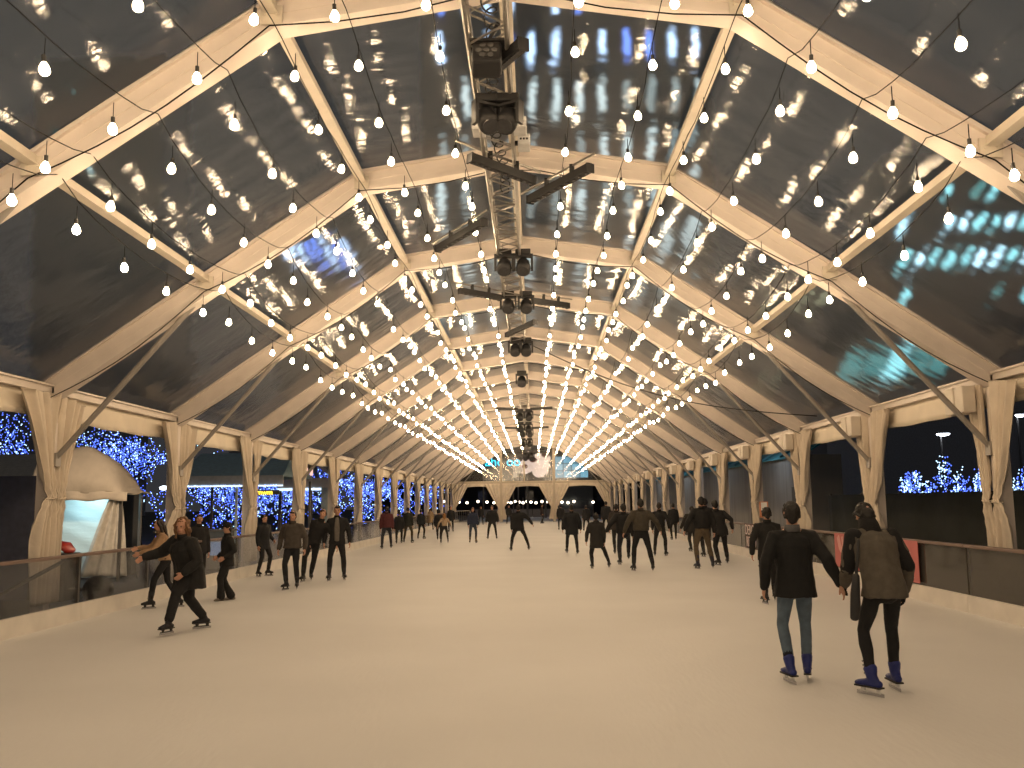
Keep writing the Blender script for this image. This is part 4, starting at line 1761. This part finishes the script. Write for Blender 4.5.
    tr_.loft([P - Z * .05 * H, P, P + U * .05 * H], [(.135 * s * wp, .105 * s * wp), (.15 * s * wp, .115 * s * wp), (.14 * s * wp, .105 * s * wp)], nn, Ru)
    for hip, kn, an in legs:
        cuff = an + (kn - an) * (.0 if baggy else .10)
        rr = [.092 * w, .082 * w, .062 * w, .060 * w, (.052 + baggy) * w]
        tr_.loft([hip + Z * .01, hip.lerp(kn, .5), kn, kn.lerp(an, .4), cuff], [x * s for x in rr], nn, R)
    soft('trousers', tr_, cmat('denim', trousers), root, vx, 1, .006 if near else .005, 11)
    # jacket
    b = bulk * 1.13
    j = MB()
    hl = hem
    pts = []
    if hl > 0:
        pts = [P - Z * hl + F * .0, P - Z * (hl * .5), P]
        rad = [(.185 * s * b, .145 * s * b), (.18 * s * b, .14 * s * b), (.172 * s * b, .132 * s * b)]
    else:
        pts = [P + U * .02]
        rad = [(.165 * s * b, .125 * s * b)]
    pts += [P + U * .08 * H, P + U * .15 * H, P + U * .21 * H, P + U * .255 * H, P + U * .283 * H, N + U * .012 * H]
    rad += [(.16 * s * b, .125 * s * b), (.172 * s * b, .132 * s * b), (.185 * s * b, .13 * s * b), (.165 * s * b, .105 * s * b), (.10 * s, .08 * s), (.068 * s, .068 * s)]
    j.loft(pts, rad, 20 if near else 12, Ru, 'end')
    for sh, el, wr in arms:
        j.loft([N.lerp(sh, .35) - U * .01, sh, sh.lerp(el, .5), el, el.lerp(wr, .5), wr - (wr - el).normalized() * .01],
               [(.06 * s), (.072 * s * b), (.064 * s * b), (.055 * s * b), (.049 * s * b), (.042 * s * b)], nn, F)
    if hood:
        j.loft([N - Fu * .07 * s + Ru * -.07 * s, N - Fu * .10 * s + U * .02, N - Fu * .07 * s + Ru * .07 * s], [.045 * s, .055 * s, .045 * s], 10, U)
    soft('jacket', j, cmat('jacket', jacket), root, vx, 2, .012 if near else .009, 9)
    # collar
    cl = MB()
    cl.loft([N - U * .005, N + (C - N) * .34], [(.080 * s, .084 * s), (.070 * s, .074 * s)], 14, Ru, False)
    if dist < 40:
        cl.build('collar', cmat('jacket', collar or tuple(max(10, c * .8) for c in jacket)), root, True, solid=.01)
    if scarf:
        MB().loft([N - U * .03 + Fu * .01, N + (C - N) * .35, N + (C - N) * .75], [(.105 * s, .10 * s), (.092 * s, .092 * s), (.075 * s, .08 * s)], 16, Ru).build('scarf', cmat('knit', scarf), root, True)
    if inner:
        ip = MB()
        ip.loft([P - U * .02 + Fu * .128 * s * b, P + U * .08 * H + Fu * .127 * s * b, P + U * .15 * H + Fu * .134 * s * b, P + U * .22 * H + Fu * .125 * s * b, N + Fu * .075 * s], [(.055 * s, .022), (.06 * s, .022), (.062 * s, .022), (.055 * s, .022), (.04 * s, .02)], 10, Ru)
        ip.build('shirt', cmat('knit', inner), root, True)
    if shoulder_patch:
        for sh, el, wr in arms:
            MB().loft([sh + U * .02, sh.lerp(el, .5), el], [(.0745 * s * b), (.067 * s * b), (.0575 * s * b)], 14, F, True).build('sleeve_panel', cmat('knit', shoulder_patch), root, True)
    # hair
    h = MB()
    if hairstyle != 'bald':
        h.ell(hp(0, -.018, .032), (.081 * s, .089 * s, .097 * s), HM, 14, 10)
        h.ell(hp(0, -.042, -.015), (.071 * s, .058 * s, .072 * s), HM, 12, 8)
        h.ell(hp(0, -.055, -.06), (.05 * s, .035 * s, .045 * s), HM, 10, 8)
        for k in (-1, 1):
            h.loft([hp(k * .073, .02, .05), hp(k * .079, -.01, 0.0), hp(k * .074, -.03, -.04)], [.018 * s, .016 * s, .014 * s], 8, hf)
        h.loft([hp(-.05, .072, .082), hp(0, .084, .088), hp(.05, .072, .082)], [.018 * s, .02 * s, .018 * s], 8, hu)
    fo = .011
    if hairstyle in ('long', 'curly', 'bob'):
        L_ = {'long': .30, 'curly': .15, 'bob': .12}[hairstyle]
        wd = {'long': .07, 'curly': .105, 'bob': .08}[hairstyle]
        h.loft([hp(0, -.05, .03), hp(0, -.075, -.08), hp(0, -.08, -.08 - L_ * .5), hp(0, -.065, -.08 - L_)], [(wd * s, .06 * s), (wd * 1.05 * s, .05 * s), (wd * s, .04 * s), (wd * .6 * s, .03 * s)], 12, hr)
        for k in (-1, 1):
            h.loft([hp(k * .07, .01, .06), hp(k * .092, -.01, -.03), hp(k * .09, .0, -.06 - L_ * .6)], [.025 * s, .03 * s * (1.4 if hairstyle == 'curly' else 1), .022 * s], 8, hf)
        if hairstyle == 'curly':
            fo = .028
            h.ell(hp(0, -.05, .03), (.112 * s, .085 * s, .115 * s), HM, 14, 10)
    if hairstyle == 'bun':
        h.ell(hp(0, -.11, .07), (.04 * s, .04 * s, .04 * s), HM, 10, 8)
    if hairstyle != 'bald':
        soft('hair', h, cmat('hair', hair), root, vb, 1, fo, 22)
    if cap:
        kd, cc_ = cap
        c_ = MB()
        c_.ell(hp(0, -.008, .058), (.09 * s, .105 * s, .088 * s), HM, 16, 10)
        if kd == 'cap':
            c_.loft([hp(0, .08, .05), hp(0, .15, .04)], [(.06 * s, .008 * s), (.045 * s, .006 * s)], 10, hr)
        else:
            c_.loft([hp(0, -.008, .012), hp(0, -.008, .05)], [(.093 * s, .108 * s), (.094 * s, .109 * s)], 16, hr, False)
        soft('hat', c_, cmat('knit', cc_), root, vb, 1, .002, 20)
    # skates
    for idx, (sg, (hip, kn, an), gp, lf_) in enumerate(((-1, legs[0], gl, liftL), (1, legs[1], gr, liftR))):
        yaw_ = math.radians((toes[idx] if toes else 14 * -sg))
        td = F * math.cos(yaw_) + R.cross(Z) * 0
        td = (Matrix.Rotation(yaw_, 3, 'Z') @ F)
        tside = V((td.y, -td.x, 0))
        base = V((an.x, an.y, an.z - .09 * s))
        bt_ = MB()
        shin = (kn - an).normalized()
        bt_.loft([base - td * .075 * s + Z * .035 * s, base - td * .02 * s + Z * .04 * s, base + td * .06 * s + Z * .038 * s, base + td * .125 * s + Z * .03 * s, base + td * .165 * s + Z * .025 * s],
                 [(.036 * s, .034 * s), (.04 * s, .04 * s), (.045 * s, .036 * s), (.045 * s, .028 * s), (.032 * s, .022 * s)], 12, tside)
        bt_.loft([base - td * .03 * s + Z * .04 * s, an, an + shin * (bootlen * .5) * s, an + shin * bootlen * s], [(.042 * s, .05 * s), (.046 * s, .052 * s), (.052 * s, .058 * s), (.056 * s, .064 * s)], 12, tside)
        so = soft('skate' if skates else 'shoe', bt_, cmat('boot', boots), root, vb, 1, .001, 20)
        if skates:
            sl = MB()
            sl.beam(base - td * .10 * s + Z * .004, base + td * .17 * s + Z * .004, .075 * s, .014 * s, tside)
            sl.build('sole', m_black, so)
            hd_ = MB()
            for kx in (-.06, .10):
                hd_.loft([base + td * kx * s + Z * .0, base + td * kx * s - Z * .038], [(.03 * s, .02 * s), (.022 * s, .008 * s)], 8, td, False)
            hd_.beam(base - td * .09 * s - Z * .036, base + td * .15 * s - Z * .036, .012, .012, tside)
            hd_.build('blade_holder', m_white if dist < 12 else m_black, so)
            bl = MB()
            bl.beam(base - td * .12 * s - Z * .054, base + td * .17 * s - Z * .054, .004, .028, tside)
            bl.build('blade', m_blade, so)
            if near:
                lc_ = MB()
                for q in range(4):
                    c0 = an + shin * (.03 + .035 * q) * s + td * .049 * s
                    lc_.beam(c0 - tside * .03 * s, c0 + tside * .03 * s, .012, .008, td)
                lc_.build('strap', m_black, so)
        if sock:
            MB().loft([an + shin * (bootlen - .02) * s, an + shin * (bootlen + .08) * s], [.052 * s, .05 * s], 12, tside).build('sock', cmat('knit', sock), root, True)
    return root


BK = (27, 27, 29)
# --- the couple in front, on the right
hold = on_y(842, 585, on_z(806, 684).y - .14)
person('man in black coat and grey-blue jeans holding a woman\'s hand, blue skates', (791, 683), (808, 681), top=500, face=88, armL=(.13, .02, -.50),
       armR=(hold.x - .02, hold.y, hold.z, 1), jacket=(17, 18, 20), trousers=(86, 102, 118), boots=(30, 42, 110), hem=.13, bulk=1.02, legbulk=.90, collar=(90, 90, 92),
       hair=(28, 24, 22), sock=(24, 28, 40), bootlen=.08, toes=(12, -14))
person('woman in grey coat with black sleeve panels and leggings, head bowed, blue skates', (873, 696), (896, 690), H=1.66, face=98, lean=21, nod=40, armL=(hold.x + .02, hold.y, hold.z, 1),
       armR=(.13, .06, -.50), jacket=(84, 78, 70), trousers=(22, 23, 26), boots=(30, 42, 112), hem=.10, bulk=1.04, legbulk=.86, hairstyle='short', hair=(24, 22, 21), collar=(28, 27, 27),
       gloves=(22, 22, 24), scarf=(26, 25, 25), shoulder_patch=(26, 26, 28), bootlen=.08, toes=(24, -8), hips=(0, -.10))
person('person in black skating just ahead of the man in jeans, mostly hidden by him', (766, 604), (775, 600), top=503, face=85, jacket=(24, 24, 25), trousers=(24, 24, 26), hem=.15, armL=(.12, .0, -.5))
# dark bag hanging by the woman's left hip
c = on_y(855, 600, on_z(873, 696).y - .05)
t = thing('dark_bag', c, 'narrow black bag hanging at the grey-coated woman\'s left hip', 'bag')
bgm = MB()
bgm.loft([c + V((.02, 0, .20)), c + V((.005, 0, .05)), c + V((0, 0, -.08)), c + V((-.012, 0, -.15))], [(.03, .03), (.042, .035), (.046, .035), (.038, .03)], 12, V((1, 0, 0)))
bgm.build('pouch', m_black, t, True)
stp = MB()
stp.loft([c + V((.02, 0, .20)), c + V((.05, .02, .35)), c + V((.07, .04, .50))], [.014, .014, .014], 6)
stp.build('strap', m_black, t, True)

# --- left group
gp = on_z(185, 634)
person('woman with curly ginger hair in black striding left, one arm reaching to the rail', (166, 637), (205, 628), H=1.56, face=-125, lean=15, crouch=.02, armR=(.28, .34, -.22), armL=(.05, .16, -.44),
       jacket=(26, 26, 27), trousers=(25, 25, 28), hair=(118, 84, 56), hairstyle='curly', boots=(24, 24, 34), hem=.22, bulk=1.36, legbulk=1.25, headyaw=-32, nod=4, liftL=.03, hips=(0, -.02))
person('long-haired woman in beige top leaning with both hands on the left rail', (150, 609), (178, 607), top=516, face=-150, lean=12, armL=(.02, .42, -.30), armR=(.12, .40, -.22), jacket=(158, 128, 98), trousers=(24, 24, 28),
       hair=(36, 26, 22), hairstyle='long', hem=.02, nod=14, bulk=.9, legbulk=.9)
person('dark-haired person in dark jacket half hidden behind the ginger woman', (193, 590), (201, 588), top=513, face=-60, jacket=(30, 29, 31), trousers=(25, 25, 28), hem=.12, bulk=.98)
person('person in loose black outfit and dark cap standing by the counter in pale shoes', (221, 601), (231, 600), top=518, face=-145, jacket=(26, 26, 27), trousers=(24, 24, 26), cap=('cap', (24, 22, 22)), hem=.12,
       boots=(120, 112, 104), skates=False, baggy=.03, legbulk=1.12, bulk=1.0, nod=8, armL='pocket', armR='pocket', bootlen=.08)
person('man in dark coat turned sideways behind the man in the grey-brown jacket', (258, 577), (268, 576), top=514, face=-30, jacket=(27, 28, 31), trousers=(25, 25, 28), hem=.16, armL='pocket')
person('man in grey-brown jacket skating towards the camera on the left', (286, 590), (297, 589), top=510, face=-95, jacket=(70, 64, 58), trousers=(26, 27, 32), hair=(60, 48, 40), hem=.04, bulk=1.1, armL='side', armR='side', boots=(25, 25, 34))
person('person in black leaning over sideways between two skating men', (303, 582), (311, 580), H=1.62, face=-85, side=-22, lean=8, jacket=(26, 25, 26), trousers=(25, 25, 28), hair=(60, 44, 36), hem=.06, hips=(-.12, 0), armL='wide', armR='hang', bulk=.95)
person('tall dark-haired man in open black jacket over a grey shirt', (329, 581), (344, 580), top=505, face=-80, jacket=(24, 24, 27), trousers=(25, 25, 29), hair=(26, 20, 18), inner=(104, 98, 92), hem=.10, armL='side', armR='side', boots=(24, 24, 34))
# --- left middle distance
person('person in maroon jacket and jeans, left of centre', (382, 549), (391, 548), top=504, face=100, jacket=(78, 34, 38), trousers=(32, 36, 46), hem=.05, bulk=1.08)
person('person in black beside the maroon jacket', (396, 544), (402, 543), top=508, face=95, jacket=BK, trousers=BK, hem=.12)
person('person in dark green jacket and khaki trousers, left of centre', (404, 543), (412, 543), top=507, face=80, jacket=(34, 36, 32), trousers=(70, 62, 48), hem=.10)
person('person in dark blue-grey jacket, third to the right of the maroon jacket', (418, 539), (424, 539), top=509, face=70, jacket=(32, 36, 40), trousers=BK, hem=.08)
person('person in pale beige coat among the left middle skaters', (428, 530), (433, 530), top=508, face=90, jacket=(150, 128, 98), trousers=(40, 36, 34), hem=.30, hair=(50, 38, 30))
person('person in black just left of the child in the white jacket', (437, 540), (441, 539), top=507, face=90, jacket=BK, trousers=BK, hem=.14)
person('blonde girl in white jacket with arms held out, left of centre', (441, 543), (448, 543), top=513, face=100, jacket=(168, 146, 120), trousers=(28, 28, 32), hair=(140, 96, 52), hairstyle='long', hem=.0, armL='wide', armR='wide', bulk=.95)
person('dark person behind the blonde girl in white', (449, 532), (453, 532), top=506, face=-90, jacket=BK, trousers=BK, hem=.14)
person('person in navy top and blue jeans facing the camera, left of the centre', (470, 543), (476, 543), top=507, face=-80, jacket=(36, 44, 66), trousers=(44, 52, 68), hair=(40, 30, 26), hem=.02, boots=(110, 90, 70))
person('far dark person standing behind the navy top skater', (479, 525), (483, 525), top=506, face=-90, jacket=BK, trousers=BK, hem=.14)
person('person in black jacket facing away, left of the skater with arm out', (488, 539), (496.5, 539), top=505, face=-90, jacket=(25, 26, 28), trousers=BK, hem=.08, bulk=1.12, armL='side', armR='side', hair=(46, 38, 34))
person('small distant dark person just left of the central skater', (507, 524), (511, 524), top=505, face=-90, jacket=BK, trousers=BK, hem=.14)
person('central skater in black, legs apart, right arm swung out', (510.5, 551), (529.5, 550), top=502, face=92, jacket=(22, 22, 24), trousers=(24, 24, 27), hem=.10, bulk=1.1, armL='hang', armR=(.34, .0, -.36), hips=(-.05, 0))
person('distant dark person skating sideways right of the central skater', (540, 524), (544, 523), top=503, face=0, jacket=(40, 30, 30), trousers=BK, hem=.14)
# --- right of centre
person('person in dark coat facing away, legs apart, right of centre', (567, 553), (577.5, 554), top=502, face=90, jacket=(24, 26, 30), trousers=BK, hem=.24, bulk=1.15, armL='side', armR='side')
person('dark person beside the coat-wearing skater right of centre', (559, 530), (563, 530), top=504, face=90, jacket=BK, trousers=BK, hem=.2, bulk=1.1)
person('dark person between the coated skater and the pale-hooded skater', (584, 531), (589, 531), top=505, face=90, jacket=BK, trousers=BK, hem=.2, bulk=1.1)
person('skater in dark parka with pale-edged hood, one leg pushed to the right', (592.5, 569), (609, 567.5), top=509, face=88, jacket=(38, 37, 36), trousers=(24, 24, 26), hair=(30, 28, 27), hem=.22, armL='side', armR='hang', hood=True, collar=(120, 110, 98), hips=(-.10, 0), bulk=1.05)
person('far dark person behind the parka skater', (604, 533), (609, 533), top=501, face=90, jacket=BK, trousers=BK, hem=.2, bulk=1.1)
person('dark skater behind, bending beside the man in black and jeans', (615, 554), (619, 553), top=502, face=80, jacket=(48, 42, 38), trousers=BK, hem=.1, lean=8, bulk=1.1)
person('broad skater in black jacket and dark jeans, left of the olive jacket', (620, 565), (629, 563), top=500, face=90, jacket=(23, 23, 25), trousers=(28, 32, 42), hem=.02, bulk=1.2, armL=(.30, .0, -.42), liftR=.10)
person('man in olive-brown jacket and black trousers facing away, legs apart', (634, 571), (653, 571), top=498, face=92, jacket=(66, 61, 52), trousers=(22, 23, 26), hem=-.01, bulk=1.12, armL='wide', armR=(.30, .05, -.42), hips=(-.03, 0))
person('slim skater in black, right of the olive jacket, stepping right', (655, 556), (666, 556), top=502, face=75, jacket=(25, 25, 27), trousers=(24, 24, 26), hem=-.01, armR=(.14, .0, -.5), hair=(40, 32, 28))
person('skater in black jacket and khaki trousers, right of centre', (698, 569), (713, 568.5), top=496, face=95, jacket=(26, 26, 27), trousers=(88, 76, 60), hem=-.01, bulk=1.18, armL='wide', armR='side', boots=(30, 32, 50), hips=(-.05, 0))
person('big dark jacketed person behind the khaki-trousered skater', (690, 552), (696, 550), top=503, face=95, jacket=(38, 36, 34), trousers=BK, hem=.16, bulk=1.25, armL='wide')
person('tall dark person between the khaki-trousered skater and the bending one', (704, 557), (709, 556), top=497, face=92, jacket=BK, trousers=BK, hem=.08, bulk=1.1)
person('skater in dark jacket bending left, arm trailing right', (716, 566), (730, 563), H=1.72, face=100, side=-9, lean=10, jacket=(32, 32, 33), trousers=(24, 24, 27), hem=.12, armR=(.24, -.05, -.42), hips=(-.04, 0), bulk=1.05)
person('far dark person in front of the right columns', (672, 540), (676, 540), top=503, face=90, jacket=BK, trousers=BK, hem=.15)
finish_soft()

# ------------------------------------------------------------------ world, view
w = bpy.data.worlds.new('night')
SC.world = w
w.use_nodes = True
w.node_tree.nodes['Background'].inputs[0].default_value = (0.022, 0.022, 0.024, 1)
w.node_tree.nodes['Background'].inputs[1].default_value = 1.0
SC.view_settings.view_transform = 'Standard'
SC.view_settings.look = 'None'
SC.view_settings.exposure = 0.5
SC.view_settings.gamma = 1.0
SC.view_settings.use_curve_mapping = False
